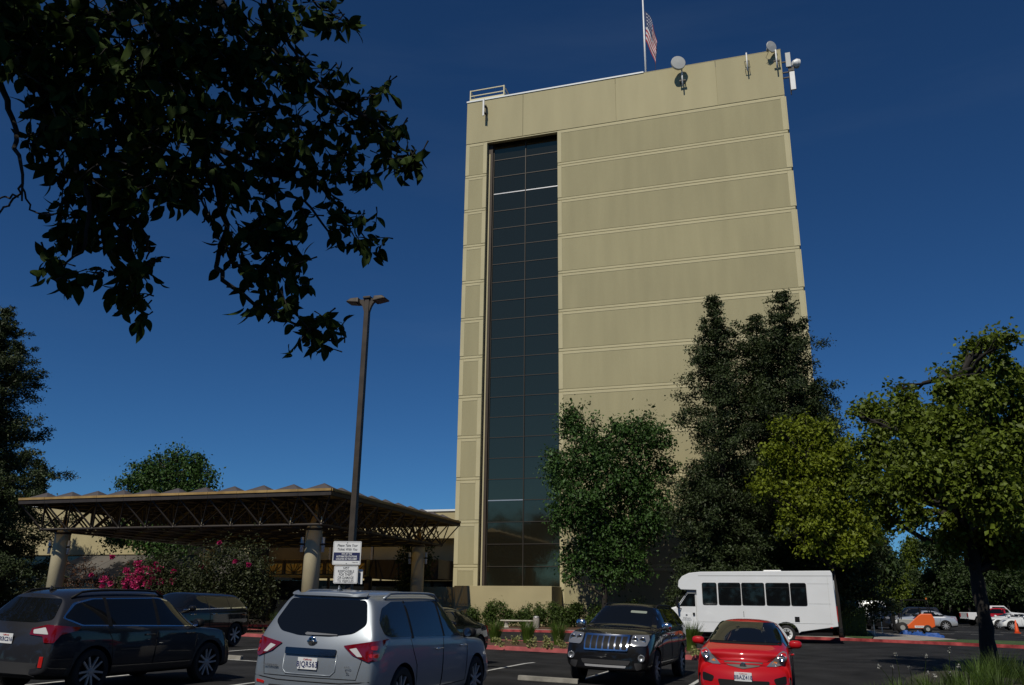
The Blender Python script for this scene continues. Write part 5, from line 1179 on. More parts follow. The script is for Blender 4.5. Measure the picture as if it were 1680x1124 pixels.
# redwoods
def conifer(label, x, y, h, rmax, n, z_low=1.0, seed=1, leaf=.155, m='leaf_redwood', shape=.75, group='conifers', name='redwood_tree', lean=0, dens=1.2):
    r = np.random.default_rng(seed); t = empty(name, (x, y, 0), 0, label, 'tree', group); mb = MB()
    mb.tube([(0, 0, 0), (0, 0, h * .3), (0, 0, h * .7), (0, 0, h * .985)], [h * .020, h * .015, h * .008, .02], 9)
    P, C0 = [], []; z = z_low; lev = 0
    amp = 1 + .28 * r.normal(size=400)
    while z < h - .15:
        fr = 1 - (z - z_low) / (h - z_low); env = rmax * min(1, fr ** shape * 1.05) * (1 if z > z_low + 1.5 else .85)
        nb = 6 if env > 1 else 4
        for k in range(nb):
            a = 2 * math.pi * (k / nb) + lev * 1.2 + r.normal() * .3; Lb = env * float(np.clip(1 + .34 * r.normal(), .35, 1.55)); d = np.array([math.cos(a), math.sin(a), 0])
            up_ = .16 if fr < .5 else -.02; tip = d * Lb + [0, 0, Lb * up_]
            if k % 2 == 0: mb.tube([(0, 0, z), tuple(np.array([0, 0, z]) + tip * .5 + [0, 0, -.05 * Lb]), tuple(np.array([0, 0, z]) + tip)], [.05 * (.3 + fr), .03, .01], 5)
            nc = max(2, int(Lb / .32))
            for q in range(nc):
                s_ = (.25 + .75 * (q + r.random()) / nc); c = np.array([0, 0, z]) + tip * s_ + r.normal(size=3) * .10 * (1 + Lb * .25) + [0, 0, -.10 * Lb * s_ * (1 - s_)]
                k_ = int(52 * dens); P.append(c + r.normal(size=(k_, 3)) * np.array([.24, .24, .15]) * (1.0 if fr > .15 else .7)); C0.append(np.repeat([c * [.6, .6, 1] - [0, 0, .3]], k_, 0))
        z += .60 * (1 if fr > .3 else .75); lev += 1
    mb.build('trunk', M['bark'], t, True); P = np.concatenate(P); C0 = np.concatenate(C0)
    o = leaves('crown', P, C0, leaf, M[m], t, .25, wd=.5, seed=seed); return t
conifer('tall conifer whose tip is leftmost of the three against the tower', at(1170, 500, 54).x, 54, 21.2, 3.7, 0, 1.2, 11, shape=.62, group='conifers in front of the tower')
conifer('middle conifer of the three, shortest tip between its neighbours', at(1239, 520, 55.5).x, 55.5, 20.4, 3.3, 0, 1.2, 12, shape=.60, group='conifers in front of the tower')
conifer('tall conifer with the highest tip at the right edge of the tower', at(1284, 500, 54).x, 54, 21.2, 3.7, 0, 1.2, 13, shape=.60, group='conifers in front of the tower')
conifer('low wide conifer at the right of the group, outside the tower edge', at(1340, 640, 55).x, 55, 15.2, 2.7, 0, 1.2, 14, shape=.5, group='conifers in front of the tower')
conifer('bushy conifer low between the leafy tree and the bus', at(1150, 800, 51.5).x, 51.5, 9.5, 2.6, 0, .6, 15, shape=.4, group='conifers in front of the tower')
conifer('large dark conifer at the left edge of the picture', at(8, 530, 49).x, 49, 23.9, 6.4, 0, .8, 16, shape=.66, leaf=.18, group='conifers at the left')
conifer('second dark conifer behind the large one, cut by the left edge', at(-25, 700, 55).x, 55, 19, 5.5, 0, .6, 18, shape=.6, leaf=.18, group='conifers at the left')
conifer('small distant conifer peeking over the left end of the canopy', at(68, 780, 88).x, 88, 18.6, 2.0, 0, 5, 17, shape=.7, leaf=.3, group='conifers at the left')

# tree behind the canopy
Yb = 62
bl = [(225, 790, 25), (250, 775, 25), (285, 762, 22), (320, 768, 20), (270, 795, 34), (310, 790, 30), (345, 780, 10), (205, 800, 12), (338, 795, 12), (200, 870, 22), (235, 880, 26), (275, 875, 30), (185, 885, 14), (310, 880, 26), (240, 840, 30), (290, 835, 34), (270, 910, 20), (258, 757, 12), (290, 750, 10), (330, 757, 9)]
p = at(272, 900, Yb)
broad_tree('broadleaf_tree', 'leafy tree rising behind the canopy roof at the left', (p.x, Yb, .1), [(p.x, Yb, .1), (p.x + .1, Yb, 3), (p.x, Yb, 5.5), (p.x - .2, Yb, 9), (p.x, Yb, 12)],
           [B3(*b, Yb, .9) for b in bl], 24000, .24, .32, M['leaf_pear'], 'bark_grey', seed=5, tr=.22)

# yellow-green tree behind the bus
Yy = 49
bl = [(1300, 712, 24), (1340, 722, 28), (1270, 745, 22), (1310, 760, 36), (1355, 765, 34), (1258, 795, 22), (1300, 810, 28), (1345, 815, 38), (1400, 790, 32), (1390, 845, 34), (1345, 862, 24), (1300, 850, 13), (1322, 690, 8), (1245, 800, 12), (1240, 812, 8), (1285, 835, 12), (1275, 700, 9), (1360, 700, 9), (1400, 895, 24), (1375, 905, 20), (1425, 870, 24), (1290, 868, 12), (1255, 775, 10), (1395, 740, 24), (1330, 895, 14), (1430, 825, 20)]
p = at(1380, 1030, Yy)
broad_tree('street_tree', 'yellow green tree behind the rear of the white bus', (p.x, Yy + .6, .14), [(p.x, Yy + .6, .14), (p.x, Yy + .6, 2.2), (p.x - .1, Yy + .6, 3.6), (p.x - .5, Yy + .4, 6.5), (p.x - 1.0, Yy, 9.5)],
           [B3(*b, Yy, .8, jit=random.uniform(-.5, .6)) for b in bl], 29000, .19, .20, M['leaf_yellow'], seed=7, tr=.10, per=22)
# leaning trunk tree behind it
p = at(1410, 1025, 60)
broad_tree('street_tree', 'small tree with a leaning trunk behind the yellow green tree', (p.x, 60, .1), [(p.x + .2, 60, .1), (p.x - .1, 60, 1.5), (p.x - .6, 60, 3), (p.x - .7, 60, 4.5)],
           [B3(*b, 60, 1) for b in ((1400, 930, 28), (1440, 925, 30), (1425, 900, 30), (1380, 930, 22), (1465, 935, 18))], 9000, .22, .3, M['leaf_dark'], seed=8, tr=.14)

# big street tree at the right
Yg = 27.0
bl = [(1625, 562, 22), (1600, 572, 18), (1650, 556, 14), (1595, 600, 24), (1560, 640, 30), (1610, 640, 30), (1655, 650, 32), (1470, 640, 14), (1485, 655, 18), (1425, 672, 20), (1455, 690, 30), (1400, 680, 8), (1500, 690, 34), (1545, 700, 36), (1600, 700, 38), (1660, 710, 38),
      (1440, 740, 34), (1490, 750, 36), (1550, 760, 34), (1430, 790, 30), (1480, 800, 34), (1530, 805, 26), (1600, 770, 36), (1650, 780, 40), (1640, 840, 46), (1590, 830, 30), (1450, 835, 24), (1500, 845, 22), (1560, 855, 24), (1690, 850, 40), (1700, 760, 40), (1700, 690, 40), (1610, 885, 30), (1660, 900, 36), (1560, 890, 18), (1710, 910, 40), (1460, 860, 14), (1640, 600, 20), (1675, 620, 20), (1545, 610, 10), (1580, 740, 40), (1520, 770, 40), (1620, 810, 40), (1570, 800, 36), (1600, 850, 30), (1650, 870, 40)]
p = at(1614, 1085, 26.2)
p.x += .13
gt = [(p.x, 26.2, .05), (p.x + .03, 26.2, 1.2), (p.x + .02, 26.3, 2.6), (p.x + .0, 26.6, 4.2), (p.x + .2, 26.9, 6.0), (p.x + .3, 27, 8.2)]
bg_t = broad_tree('street_tree', 'big tree with a dark trunk at the right, in front of the distant car park', (p.x, 26.2, .05), gt,
           [B3(*b, Yg, 1.0, jit=random.uniform(-1.8, 1.2)) for b in bl], 66000, .125, .14, M['leaf_mid'], seed=9, tr=.21, per=20, wd=.7)
mb = MB(); a = at(1600, 905, 26.4); q = [a, at(1560, 895, 26.6), at(1515, 884, 26.8), at(1478, 862, 27), at(1460, 815, 27.2)]
bb = Vector((p.x, 26.2, .05)); fr_b = [B3(*b, yy_, .8) for b, yy_ in (((1560, 700, 34), 23.4), ((1620, 755, 36), 22.6), ((1515, 730, 30), 23.6), ((1610, 650, 30), 23.6), ((1490, 785, 26), 23.8), ((1650, 815, 34), 22.6), ((1575, 800, 32), 22.8), ((1665, 735, 34), 22.8), ((1615, 835, 26), 23.2), ((1540, 770, 28), 22.8))]
Pf, Cf, _ = blob_points([(b[0] - bb.x, b[1] - bb.y, b[2] - bb.z, *b[3:]) for b in fr_b], 15000, .14, 20, 91); leaves('crown', Pf, Cf, .115, M['leaf_mid'], bg_t, .4, seed=92, wd=.7)
for b in fr_b: limb(mb, (-.02, .2, 3.6), (b[0] - bb.x, b[1] - bb.y, b[2] - bb.z), .06, .015, .14, 6)
mb_ = mb; mb.tube([v - bb for v in q], [.10, .09, .075, .055, .03], 8); mb.build('branch', M['bark'], bg_t, True)

# background trees right, all beyond the car park
def far_tree(px, py_top, wpx, Y, label, m, seed, low=990, n=9000, bark='bark'):
    p = at(px, 1000, Y); top = at(px, py_top, Y).z; s = (at(px + wpx, 950, Y) - at(px, 950, Y)).length; r = np.random.default_rng(seed); lowz = at(px, low, Y).z; bl = []
    for k in range(12):
        zf = r.random(); z = lowz + (top - lowz) * (.12 + .8 * zf); ww = s * math.sqrt(max(.1, 1 - (zf * 1.0) ** 2)) * .62
        bl.append((p.x + r.normal() * ww * .55, Y + r.normal() * ww * .4, z, s * .38, s * .38, s * .32))
    bl.append((p.x, Y, top - s * .3, s * .3, s * .3, s * .3))
    broad_tree('background_tree', label, (p.x, Y, 0), [(p.x, Y, 0), (p.x, Y, lowz + 1), (p.x + .2, Y, (top + lowz) / 2), (p.x, Y, top * .9)], bl, n, s * .065 + .1, s * .085 + .1, M[m], bark, s * .05, 'trees beyond the distant car park', seed)
ft = [(1450, 868, 45, 112, 'leaf_dark', 'rounded dark tree beyond the delivery van'), (1510, 885, 34, 125, 'leaf_mid', 'pale tree in the gap beyond the forklift'), (1560, 860, 50, 110, 'leaf_dark', 'dark tree mass behind the silver sedan'),
      (1625, 850, 55, 118, 'leaf_dark', 'dark tree behind the big street tree trunk'), (1690, 840, 60, 112, 'leaf_dark', 'dark tree at the right edge behind the white cars'), (1400, 880, 40, 105, 'leaf_dark', 'dark tree behind the rear of the bus'),
      (1480, 940, 26, 104, 'leaf_mid', 'low bushy tree behind the black SUV'), (1590, 930, 40, 106, 'leaf_dark', 'low dark tree behind the white pickup'), (1655, 930, 40, 108, 'leaf_dark', 'low dark tree behind the red SUV'), (1535, 935, 28, 112, 'leaf_dark', 'low dark tree over the forklift guard'),
      (1780, 830, 80, 120, 'leaf_dark', 'dark tree just outside the right edge'), (1430, 955, 22, 103, 'leaf_mid', 'low bright bush behind the delivery van')]
for k, (px, py, wd_, Y, mm, lb) in enumerate(ft): far_tree(px, py, wd_, Y, lb, mm, 40 + k)
for k, (px, wd_, Y, lb) in enumerate(((1450, 60, 150, 'farthest tree behind the rounded dark tree'), (1560, 70, 150, 'farthest tree behind the silver sedan trees'), (1660, 80, 150, 'farthest tree at the right edge'), (1350, 70, 150, 'farthest tree hidden behind the conifers'))): far_tree(px, 915, wd_, Y, lb, 'leaf_dark', 70 + k, 1000, 7000)
for k, (px, Y, lb) in enumerate(((1385, 118, 'low bush row piece behind the hedge'), (1425, 116, 'low bush beyond the van roof'), (1465, 118, 'low bush beyond the black SUV'), (1505, 116, 'low bush beyond the forklift mast'), (1545, 118, 'low bush beyond the silver sedan roof'), (1585, 116, 'low bush beyond the white pickup'), (1625, 118, 'low bush beyond the big trunk'), (1665, 116, 'low bush beyond the white cars'), (1705, 118, 'low bush outside the right edge'))):
    far_tree(px, 938, 32, Y, lb, 'leaf_dark', 500 + k, 1000, 5000)
fh = tag(MB().box(-22, 75, 119, 121, 0, 3.2).build('far_hedge', M['leaf_dark']), 'long dark hedge closing the far side of the distant car park', 'hedge')
r = np.random.default_rng(15); P = np.stack([r.uniform(-22, 75, 16000), r.uniform(118.4, 119.3, 16000), r.uniform(0, 3.7, 16000)], 1); leaves('foliage', P, P * 0 + P + [0, 1, -.5], .42, M['leaf_dark'], fh, .1, seed=16)
# clipped hedge between the bus and the path
def bush(name, label, x, y, z, rx, ry, rz, n, leaf, m, seed, group=None, cat='shrub', lobes=6, flowers=None, stems=True):
    t = empty(name, (x, y, z), 0, label, cat, group); r = np.random.default_rng(seed); bl = []
    for k in range(lobes): bl.append((r.normal() * rx * .42, r.normal() * ry * .4, rz * (.25 + .62 * r.random()), rx * .5, ry * .5, rz * .32))
    bl.append((0, 0, rz * .4, rx * .7, ry * .7, rz * .42))
    if stems:
        mb = MB()
        for k in range(7): mb.tube([(r.normal() * .04, r.normal() * .04, 0), (r.normal() * rx * .2, r.normal() * ry * .2, rz * .4), (r.normal() * rx * .4, r.normal() * ry * .4, rz * .85)], [.02, .014, .005], 5)
        mb.build('stem', M['bark'], t, True)
    P, C0, C = blob_points(bl, n, min(rx, rz) * .13, 14, seed); P[:, 2] = np.maximum(P[:, 2], .03); leaves('foliage', P, C0, leaf, M[m], t, .1, seed=seed)
    if flowers:
        for q, (fx, fy, fz, fr) in enumerate(flowers):
            rr = np.random.default_rng(seed + q); P = np.array([fx, fy, fz]) + rr.normal(size=(160, 3)).clip(-1.6, 1.6) * fr * .36; leaves('flower_cluster', P, np.tile([fx, fy, fz], (160, 1)), .085, M['flower'], t, 0, wd=.9, seed=seed + q)
    return t
o = MB().box(2.75, 3.95, 52.5, 70, .15, 1.55).build('hedge_core', M['leaf_dark']); hd = o; tag(hd, 'clipped green hedge on the lawn behind the bus', 'hedge')
r = np.random.default_rng(5); P = np.stack([r.uniform(2.7, 4.0, 14000), r.uniform(52.4, 60, 14000), r.uniform(.15, 1.62, 14000)], 1)
keep = (np.abs(P[:, 0] - 3.35) > .52) | (P[:, 2] > 1.45) | (P[:, 1] < 52.6); leaves('foliage', P[keep], np.array([3.35, 56, .8]) + P[keep] * 0, .1, M['leaf_mid'], hd, .1, seed=6)
# shrubs in front of the plinth wall
sh = [(776, .95, 1.15, 'low shrub at the left end of the plinth wall'), (800, .85, 1.55, 'tall shrub left of the bench, before the plinth wall'), (832, .9, 1.4, 'shrub directly behind the left half of the stone bench'), (860, .65, 1.2, 'small shrub behind the right end of the bench'),
      (884, .85, 1.5, 'shrub right behind the litter urn'), (912, .85, 1.45, 'shrub at the right corner of the plinth wall'), (936, .9, 1.45, 'dense round shrub before the bar fence'), (985, 1.2, 1.5, 'dark shrub under the leafy tree, behind the black SUV'), (1050, 1.6, 1.7, 'dark wide shrub in the shade behind the black SUV roof')]
for k, (px, rx, rz, lb) in enumerate(sh):
    p = at(px, 1010, 58.4); bush('shrub', lb, p.x, 58.4, .15, rx * .9, .8, rz, 2600 if k < 6 else 4200, .12, 'leaf_shrub', 80 + k, 'shrubs along the plinth wall')
# ornamental grass and pale low plants on the island
def tuft(name, label, x, y, z, h, rad, n, m, seed, group=None, cat='plant', wd=.012, spread=.5):
    r = np.random.default_rng(seed); n = int(n); a = r.random(n) * 6.283; b = r.random(n) ** .6 * rad * .35; L_ = h * (.6 + .5 * r.random(n)); out = spread * (.3 + .9 * r.random(n))
    d = np.stack([np.cos(a), np.sin(a), a * 0], 1); p0 = d * b[:, None]; seg = 4; side = np.stack([-np.sin(a + .5 * r.normal(size=n)), np.cos(a), a * 0], 1); V = []
    for k in range(seg + 1):
        t = k / seg; c = p0 + d * (out * L_ * t ** 1.6)[:, None] + np.array([0, 0, 1.]) * (L_ * (t - .28 * out * t ** 2.4))[:, None]; w_ = wd * (1 - t * .9)
        V += [c - side * w_, c + side * w_]
    V = np.stack(V, 1); idx = np.arange(n)[:, None] * (2 * (seg + 1)); F = np.concatenate([idx + [2 * k, 2 * k + 1, 2 * k + 3, 2 * k + 2] for k in range(seg)], 0)
    o = link(name, np_mesh(name, V.reshape(-1, 3), F, m), None, loc=(x, y, z)); return tag(o, label, cat, group)
def G(px, py): 
    r_ = RW @ [px - 840, py - 562, 1380]; t = (.125 - EYE) / r_[2]; return r_[0] * t, r_[1] * t
for k, (px, py, h, lb) in enumerate(((812, 1054, .95, 'ornamental grass clump right beside the silver crossover bonnet'), (866, 1055, .95, 'ornamental grass clump on the island below the litter urn'), (916, 1058, .95, 'ornamental grass clump just left of the black SUV'),
        (1134, 1068, 1.05, 'ornamental grass clump between black SUV and red hatchback'), (457, 1040, 1.1, 'grass clump on the island behind the silver crossover, left side'), (740, 1052, .9, 'grass clump behind the silver crossover roof'))):
    x, y = G(px, py); tuft('ornamental_grass', lb, x, y, .12, h, .5, 420, M['grass'], 120 + k, 'ornamental grasses on the island', spread=.42)
for k, (px, py, lb) in enumerate(((821, 1062, 'pale low plant nearest the silver crossover'), (847, 1058, 'pale low plant second from the silver crossover'), (873, 1065, 'pale low plant under the middle grass clump'), (897, 1058, 'pale low plant between two grass clumps, back row'), (900, 1066, 'pale low plant between two grass clumps, front row'),
        (923, 1065, 'pale low plant touching the black SUV'), (1122, 1073, 'pale low plant right of the black SUV wheel'), (1146, 1077, 'pale low plant left of the red hatchback mirror'), (443, 1044, 'pale low plant behind the silver crossover left lamp'))):
    x, y = G(px, py); bush('low_plant', lb, x, y, .12, .24, .24, .34, 320, .06, 'pale_plant', 140 + k, 'pale low plants on the island', 'plant', 4, stems=False)
# crape myrtles with pink flowers by the canopy
def myrtle(px, Y, hpx_top, rx, label, seed, fl, m='leaf_myrtle', n=9000):
    p = at(px, 985, Y); top = at(px, hpx_top, Y).z; base = .13
    loc = Vector((p.x, Y, base)); F_ = []
    for fx, fy, fr in fl: q = at(fx, fy, Y - .9); F_.append((*(q - loc), fr))
    return bush('flowering_shrub', label, p.x, Y, base, rx, 1.2, top - base, n, .13, m, seed, 'shrubs in front of the canopy', 'shrub', 9, F_)
myrtle(228, 38.9, 905, 1.9, 'shrub covered in bright pink flowers in front of the canopy', 160, [(215, 948, .42), (208, 955, .3), (222, 962, .34), (228, 936, .28), (241, 935, .3), (250, 937, .34), (260, 934, .26), (230, 950, .28), (250, 952, .28), (264, 954, .26), (239, 957, .24), (224, 925, .22), (283, 953, .2), (263, 972, .24), (207, 936, .2), (228, 924, .2), (256, 926, .18), (243, 962, .2), (205, 965, .18)])
myrtle(185, 39.8, 925, 1.5, 'thinner shrub with a few red flowers beside the left canopy column', 161, [(171, 951, .3), (182, 958, .2), (168, 962, .18), (184, 914, .16), (150, 943, .14)], 'leaf_bronze', 3000)
myrtle(300, 38.6, 905, 2.2, 'dark green shrub right of the pink flowering shrub', 162, [(330, 930, .14), (285, 937, .14)])
myrtle(360, 38.2, 895, 2.2, 'tall dark shrub under the middle of the canopy edge', 163, [(386, 921, .13), (408, 927, .13), (360, 890, .12)])
myrtle(405, 39.5, 930, 1.3, 'dark shrub behind the minivan tail', 164, [], n=4000)
myrtle(122, 47, 930, 1.3, 'bronze leaved shrub just right of the left column', 165, [], 'leaf_bronze', 2500)
myrtle(70, 47, 945, 1.6, 'low green shrub left of the left column', 166, [], n=4000)
# hanging plant by the third column
p = at(668, 925, 58.5); bush('potted_tree', 'dark round potted tree left of the far canopy column', p.x, 58.5, .13, 1.15, 1.0, 5.4, 5000, .16, 'leaf_dark', 170, None, 'plant', 5)

# foreground weeds around the street tree
tg = [(1640, 1112, 1.15, 1.1, 260), (1606, 1116, .95, .8, 170), (1570, 1126, .75, .9, 170), (1520, 1135, .6, .9, 130), (1668, 1114, .9, .9, 180), (1590, 1138, .7, .9, 150), (1640, 1138, .9, .9, 170), (1475, 1136, .5, .8, 90), (1690, 1125, .9, .9, 160), (1622, 1126, 1.0, .9, 190), (1548, 1145, .6, .9, 150), (1440, 1142, .4, .7, 50)]
for k, (px, py, h, rd, n) in enumerate(tg):
    r_ = RW @ [px - 840, py - 562, 1380]; t_ = (.08 - EYE) / r_[2]
    tuft('tall_grass', 'tall green grass tuft at the foot of the big street tree' , r_[0] * t_, r_[1] * t_, .09, h * .62, rd, n, M['grass'] if k % 2 else M['grass_dk'], 200 + k, 'grass tufts at the foot of the big tree', wd=.007, spread=.62)
fl_ = [(1468, 1072, 1478, 1124, 3), (1520, 1075, 1514, 1124, 2), (1557, 1066, 1556, 1120, 1), (1442, 1093, 1462, 1112, 2), (1464, 1093, 1464, 1124, 1), (1492, 1096, 1496, 1124, 2), (1522, 1105, 1524, 1130, 1), (1532, 1108, 1528, 1130, 3), (1573, 1093, 1576, 1124, 2), (1560, 1104, 1552, 1090, 1)]
for k, (x1, y1, x0_, y0_, nb) in enumerate(fl_):
    a, b = at(x0_, y0_, 21.3), at(x1, y1, 21.0); a = Vector((a.x, 21.3, .09)) if y0_ > 1100 else a
    mb = MB(); mb.tube([a, a.lerp(b, .5) + Vector((.015, 0, .02)), b], [.008, .006, .004], 5); o = mb.build('weed_stalk', M['grass_dk']); r2 = np.random.default_rng(300 + k)
    P = np.array(b) + r2.normal(size=(nb * 6, 3)) * .022; leaves('flower_head', P, np.tile(np.array(b), (nb * 6, 1)), .035, M['flower_white'], o, 0, wd=.9, seed=k)
    tag(o, 'thin weed stalk ' + ('with the biggest white flower head', 'with a forked white tip, left of the trunk', 'with one pale round head, nearest left of the trunk', 'leaning left, leftmost of the weeds', 'short and straight under the biggest flower head', 'with a pale tip between the two tallest on the left', 'very short, near the bottom edge left of the grass', 'with three small white heads low by the grass', 'low at the left rim of the green grass', 'thin side shoot below the round pale head')[k], 'plant', 'flowering weeds at the lower right')

# trees behind the camera (they are what the tower glass mirrors)
for k, x in enumerate(range(-120, 90, 15)):
    r = np.random.default_rng(400 + k); h = 20 + r.random() * 7
    broad_tree('broadleaf_tree', 'tree in the long row behind the viewer, mirrored in the tower glass', (x, -62, 0), [(x, -62, 0), (x, -62, h * .3), (x, -62, h * .8)],
               [(x + r.normal() * 4, -62 + r.normal() * 3, h * (.08 + .8 * r.random()), 5.5, 4, 3.4) for _ in range(11)], 5500, 1.0, 1.1, M['leaf_dark'], seed=400 + k, tr=.4, group='trees behind the viewer')

# ---- the overhanging tree at the upper left
ot = empty('overhanging_tree', (-9.0, 1.2, 0), 0, 'dark leafy branches of a near tree hanging into the upper left corner', 'tree'); ob = Vector((-9.0, 1.2, 0))
mb = MB(); mb.tube([Vector(p) - ob for p in ((-9.0, 1.2, 0), (-8.9, 1.3, 2.0), (-8.6, 1.6, 4.2), (-8.2, 2.2, 6.5), (-7.6, 3.2, 8.4))], [.30, .22, .19, .15, .08], 12); mb.build('trunk', M['bark'], ot, True)
D0 = 7.2
limbs = [([(-90, 40), (-20, 70), (60, 140), (190, 180), (330, 230), (440, 285), (520, 300), (560, 345), (600, 392)], .045, 7.4),
         ([(300, -90), (370, 20), (450, 110), (540, 165), (610, 195), (655, 240), (680, 262)], .035, 7.0), ([(380, -60), (440, 0), (470, 60), (500, 110), (570, 190)], .025, 6.8), ([(480, -40), (520, 10), (560, 30)], .012, 6.8),
         ([(250, 110), (330, 230), (362, 330), (372, 380), (356, 430), (368, 462), (420, 500), (470, 525), (520, 548), (552, 560)], .026, 7.0),
         ([(60, 140), (110, 240), (150, 330), (140, 400), (105, 440)], .024, 6.8), ([(190, 180), (180, 280), (200, 370), (225, 440), (222, 515)], .022, 7.1),
         ([(-50, 60), (5, 150), (25, 215), (35, 270), (36, 330)], .024, 6.6), ([(36, 300), (20, 335), (0, 350), (-30, 365)], .007, 6.6), ([(36, 305), (50, 345), (70, 350), (88, 352)], .006, 6.6), ([(30, 320), (5, 325), (-25, 330)], .006, 6.6),
         ([(330, 230), (420, 310), (500, 330), (540, 380), (580, 370)], .016, 7.2), ([(330, 320), (345, 355), (332, 365)], .008, 7.0), ([(100, -60), (140, 40), (220, 120), (300, 200)], .035, 7.6), ([(560, 170), (600, 160), (635, 150)], .01, 7.0), ([(440, 285), (460, 350), (480, 400), (490, 460)], .014, 7.0),
         ([(200, -60), (260, 60), (300, 150), (380, 240)], .03, 6.9), ([(-40, 20), (60, 60), (150, 70)], .02, 7.3), ([(150, 330), (220, 350), (245, 400), (240, 425)], .012, 6.9), ([(440, 500), (450, 520), (440, 530)], .008, 7.0)]
for pts, r_, D in limbs:
    P3 = []
    for i, (px, py) in enumerate(pts):
        P3.append(atD(px, py, D * .8 + .28 * math.sin(i * 1.3 + px * .01)) - ob)
    fine = []
    for i in range(len(P3) - 1):
        for q in range(4): fine.append(P3[i].lerp(P3[i + 1], q / 4) + Vector([random.gauss(0, .008) for _ in range(3)]))
    fine.append(P3[-1]); MB().tube(fine, [r_ + (.005 - r_) * (i / (len(fine) - 1)) for i in range(len(fine))], 7).build('branch', M['bark'], ot, True)
lb = [(40, 40, 60), (120, 50, 75), (215, 50, 85), (310, 50, 85), (395, 55, 70), (470, 35, 42), (525, 30, 30), (555, 25, 18), (60, 115, 50), (150, 135, 75), (250, 150, 85), (350, 150, 80), (440, 130, 62), (505, 120, 38), (545, 145, 32), (585, 180, 34), (620, 195, 28), (632, 150, 16), (645, 215, 24), (672, 250, 20), (665, 275, 16), (635, 250, 22),
      (65, 215, 30), (120, 230, 50), (200, 245, 65), (290, 250, 65), (370, 250, 52), (440, 230, 48), (505, 215, 42), (555, 230, 34), (80, 180, 30), (100, 280, 26), (165, 300, 40), (240, 300, 45), (310, 290, 32), (395, 300, 30), (450, 290, 32), (500, 275, 28), (545, 290, 22), (590, 280, 22), (610, 295, 12), (550, 335, 20), (585, 360, 20), (605, 390, 18), (585, 405, 12), (550, 375, 12), (620, 365, 10),
      (120, 340, 30), (175, 350, 36), (225, 345, 28), (105, 385, 16), (150, 390, 30), (205, 390, 28), (85, 425, 14), (110, 445, 22), (150, 450, 20), (215, 430, 26), (245, 430, 16), (210, 475, 20), (225, 505, 16), (235, 520, 9), (190, 465, 12), (370, 330, 18), (365, 365, 14), (380, 400, 20), (410, 380, 26), (445, 370, 24), (480, 370, 20), (385, 440, 16), (410, 450, 22), (445, 420, 26), (480, 400, 22), (495, 440, 18), (470, 450, 22), (505, 465, 12), (390, 470, 10), (440, 500, 16), (470, 510, 16), (495, 535, 20), (525, 540, 22), (550, 545, 14), (535, 565, 12), (495, 560, 10), (430, 480, 14), (440, 350, 22), (625, 262, 10), (500, 350, 14), (10, 20, 50), (-40, 60, 60), (340, 350, 8), (270, 330, 16)]
# a single curved leaf blade
lv, lf = [], []; LN = 6
for i in range(LN + 1):
    t = i / LN; wv = .30 * math.sin(math.pi * min(1, t * 1.02 + .0)) ** .75 * (1 - .25 * t); wv = max(wv, .004); cz = -.32 * t * t
    lv += [(-wv, t, cz + wv * .25), (0, t, cz), (wv, t, cz + wv * .25)]
for i in range(LN):
    for q in (0, 1): lf.append((3 * i + q, 3 * i + q + 1, 3 * i + q + 4, 3 * i + q + 3))
lv += [(-.012, -.28, .05), (.012, -.28, .05)]; lf.append((len(lv) - 2, len(lv) - 1, 1))
LV = np.array(lv); LF4 = np.array([f for f in lf if len(f) == 4])
leaf_me = bpy.data.meshes.new('leaf'); leaf_me.from_pydata(lv, [], lf); leaf_me.materials.append(M['leaf_near']); leaf_me.polygons.foreach_set('use_smooth', [True] * len(lf))
r = np.random.default_rng(21); Ls = []
for px, py, rp in lb:
    dens = .0155 if rp > 40 else .0165
    n = int(math.pi * rp * rp * dens) + 5; nt = max(1, n // 6)
    for q in range(nt):
        a = r.random() * 6.283; rr_ = rp * math.sqrt(r.random()) * .95; D = 5.6 + float(np.clip(r.normal(), -1.2, 2)) * (.24 if rp < 40 else .5)
        c = np.array(atD(px + rr_ * math.cos(a), py + rr_ * math.sin(a), D)); tw = r.normal(size=3) * [1, 1, .6] - [0, 0, .5]; tw /= np.linalg.norm(tw)
        for k in range(6): Ls.append((c - tw * .05 + tw * k * .030 + r.normal(size=3) * .010, tw, D))
Ls_p = np.array([l[0] for l in Ls]); tw_ = np.array([l[1] for l in Ls]); n = len(Ls)
A = unitv(tw_ * .7 + r.normal(size=(n, 3)) * .65 + [0, 0, -.65]); N = r.normal(size=(n, 3)); N = unitv(N - A * (N * A).sum(1, keepdims=True)); Bv = np.cross(A, N); S = .100 * (1 + .2 * r.normal(size=n)).clip(.5, 1.5)
def emit_leaves(idx, name):
    V = (Ls_p[idx, None, :] + (LV[None, :, 0:1] * Bv[idx, None, :] + LV[None, :, 1:2] * A[idx, None, :] + LV[None, :, 2:3] * N[idx, None, :]) * S[idx, None, None]).reshape(-1, 3) - np.array(ob)
    F = (np.arange(len(idx))[:, None, None] * len(LV) + LF4[None]).reshape(-1, 4); return link(name, np_mesh(name, V, F, M['leaf_near']), ot)
dist = np.linalg.norm(Ls_p - [0, 0, EYE], axis=1); order = np.argsort(dist / S)
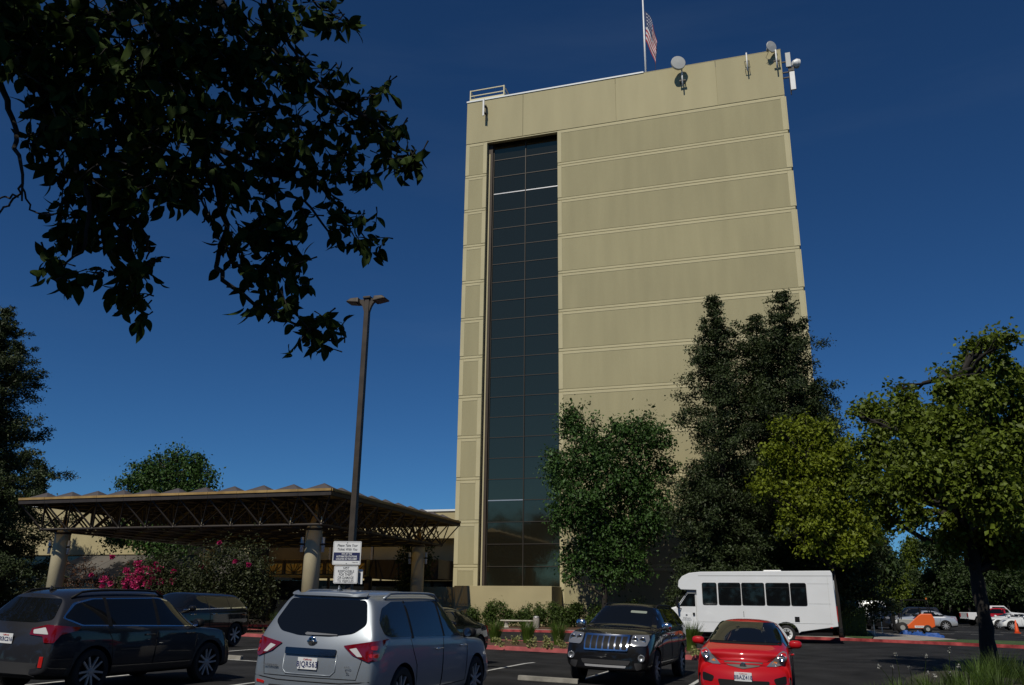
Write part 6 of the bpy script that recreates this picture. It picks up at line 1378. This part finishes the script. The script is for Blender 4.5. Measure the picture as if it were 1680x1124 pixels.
for i in order[:298]:
    o = link('leaf', leaf_me, ot); b_, a_, n_ = Bv[i] * S[i], A[i] * S[i], N[i] * S[i]; q = Ls_p[i] - np.array(ob)
    o.matrix_world = Matrix.Translation(ob) @ Matrix(((b_[0], a_[0], n_[0], q[0]), (b_[1], a_[1], n_[1], q[1]), (b_[2], a_[2], n_[2], q[2]), (0, 0, 0, 1))); o.matrix_parent_inverse = Matrix.Identity(4)
    o.matrix_basis = Matrix(((b_[0], a_[0], n_[0], q[0]), (b_[1], a_[1], n_[1], q[1]), (b_[2], a_[2], n_[2], q[2]), (0, 0, 0, 1)))
emit_leaves(order[298:], 'leaf_mass')['kind'] = 'stuff'
# fine twigs
mb = MB()
for i in range(0, n, 6):
    c = Ls_p[i] - np.array(ob); mb.tube([c - tw_[i] * .05 + r.normal(size=3) * .01, c, c + tw_[i] * .12], [.006, .004, .002], 4, cap=False)
mb.build('twig', M['bark'], ot)['kind'] = 'stuff'
# the rest of its crown, above and behind the frame, which throws the shade
cr = [(-6.6, 2.0, 7.4, 1.7, 1.2, .8), (-4.9, 2.2, 7.6, 1.6, 1.2, .8), (-3.2, 2.3, 7.5, 1.5, 1.1, .8), (-6.2, .6, 7.2, 1.7, 1.3, .9), (-4.4, .7, 7.3, 1.7, 1.3, .9), (-8.2, 1.4, 7.0, 1.5, 1.4, 1.0), (-5.8, -.9, 7.2, 1.8, 1.5, 1.1), (-8.8, -.2, 7.0, 1.8, 1.8, 1.2), (-2.8, .9, 7.2, 1.3, 1.3, .8), (-4.2, 1.4, 8.5, 1.8, 1.2, .7), (-6.2, 1.2, 8.4, 1.8, 1.3, .7)]
B_ = [(b[0] - ob.x, b[1] - ob.y, b[2], *b[3:]) for b in cr]; mb = MB()
for b in B_: limb(mb, (.8, 1.0, 6.5), b[:3], .07, .02, .12, 5)
mb.build('branch', M['bark'], ot, True)
P, C0, _ = blob_points(B_, 10500, .22, 20, 33); leaves('crown', P, C0, .13, M['leaf_near'], ot, .4, seed=33, wd=.6)
# second shade tree, out of frame to the left, over the dark wagon
rz_ = np.random.default_rng(9)
broad_tree('broadleaf_tree', 'tree out of view to the left that shades the dark grey estate car', (-17.5, 8.5, 0), [(-17.5, 8.5, 0), (-17.4, 8.5, 2.4), (-17, 8.4, 5)],
           [(-17.5 + rz_.normal() * 1.5, 8.6 + rz_.normal() * 1.3, 5.2 + rz_.random() * 2.2, 1.5, 1.5, 1.0) for _ in range(9)], 14000, .14, .26, M['leaf_dark'], seed=10, tr=.2)
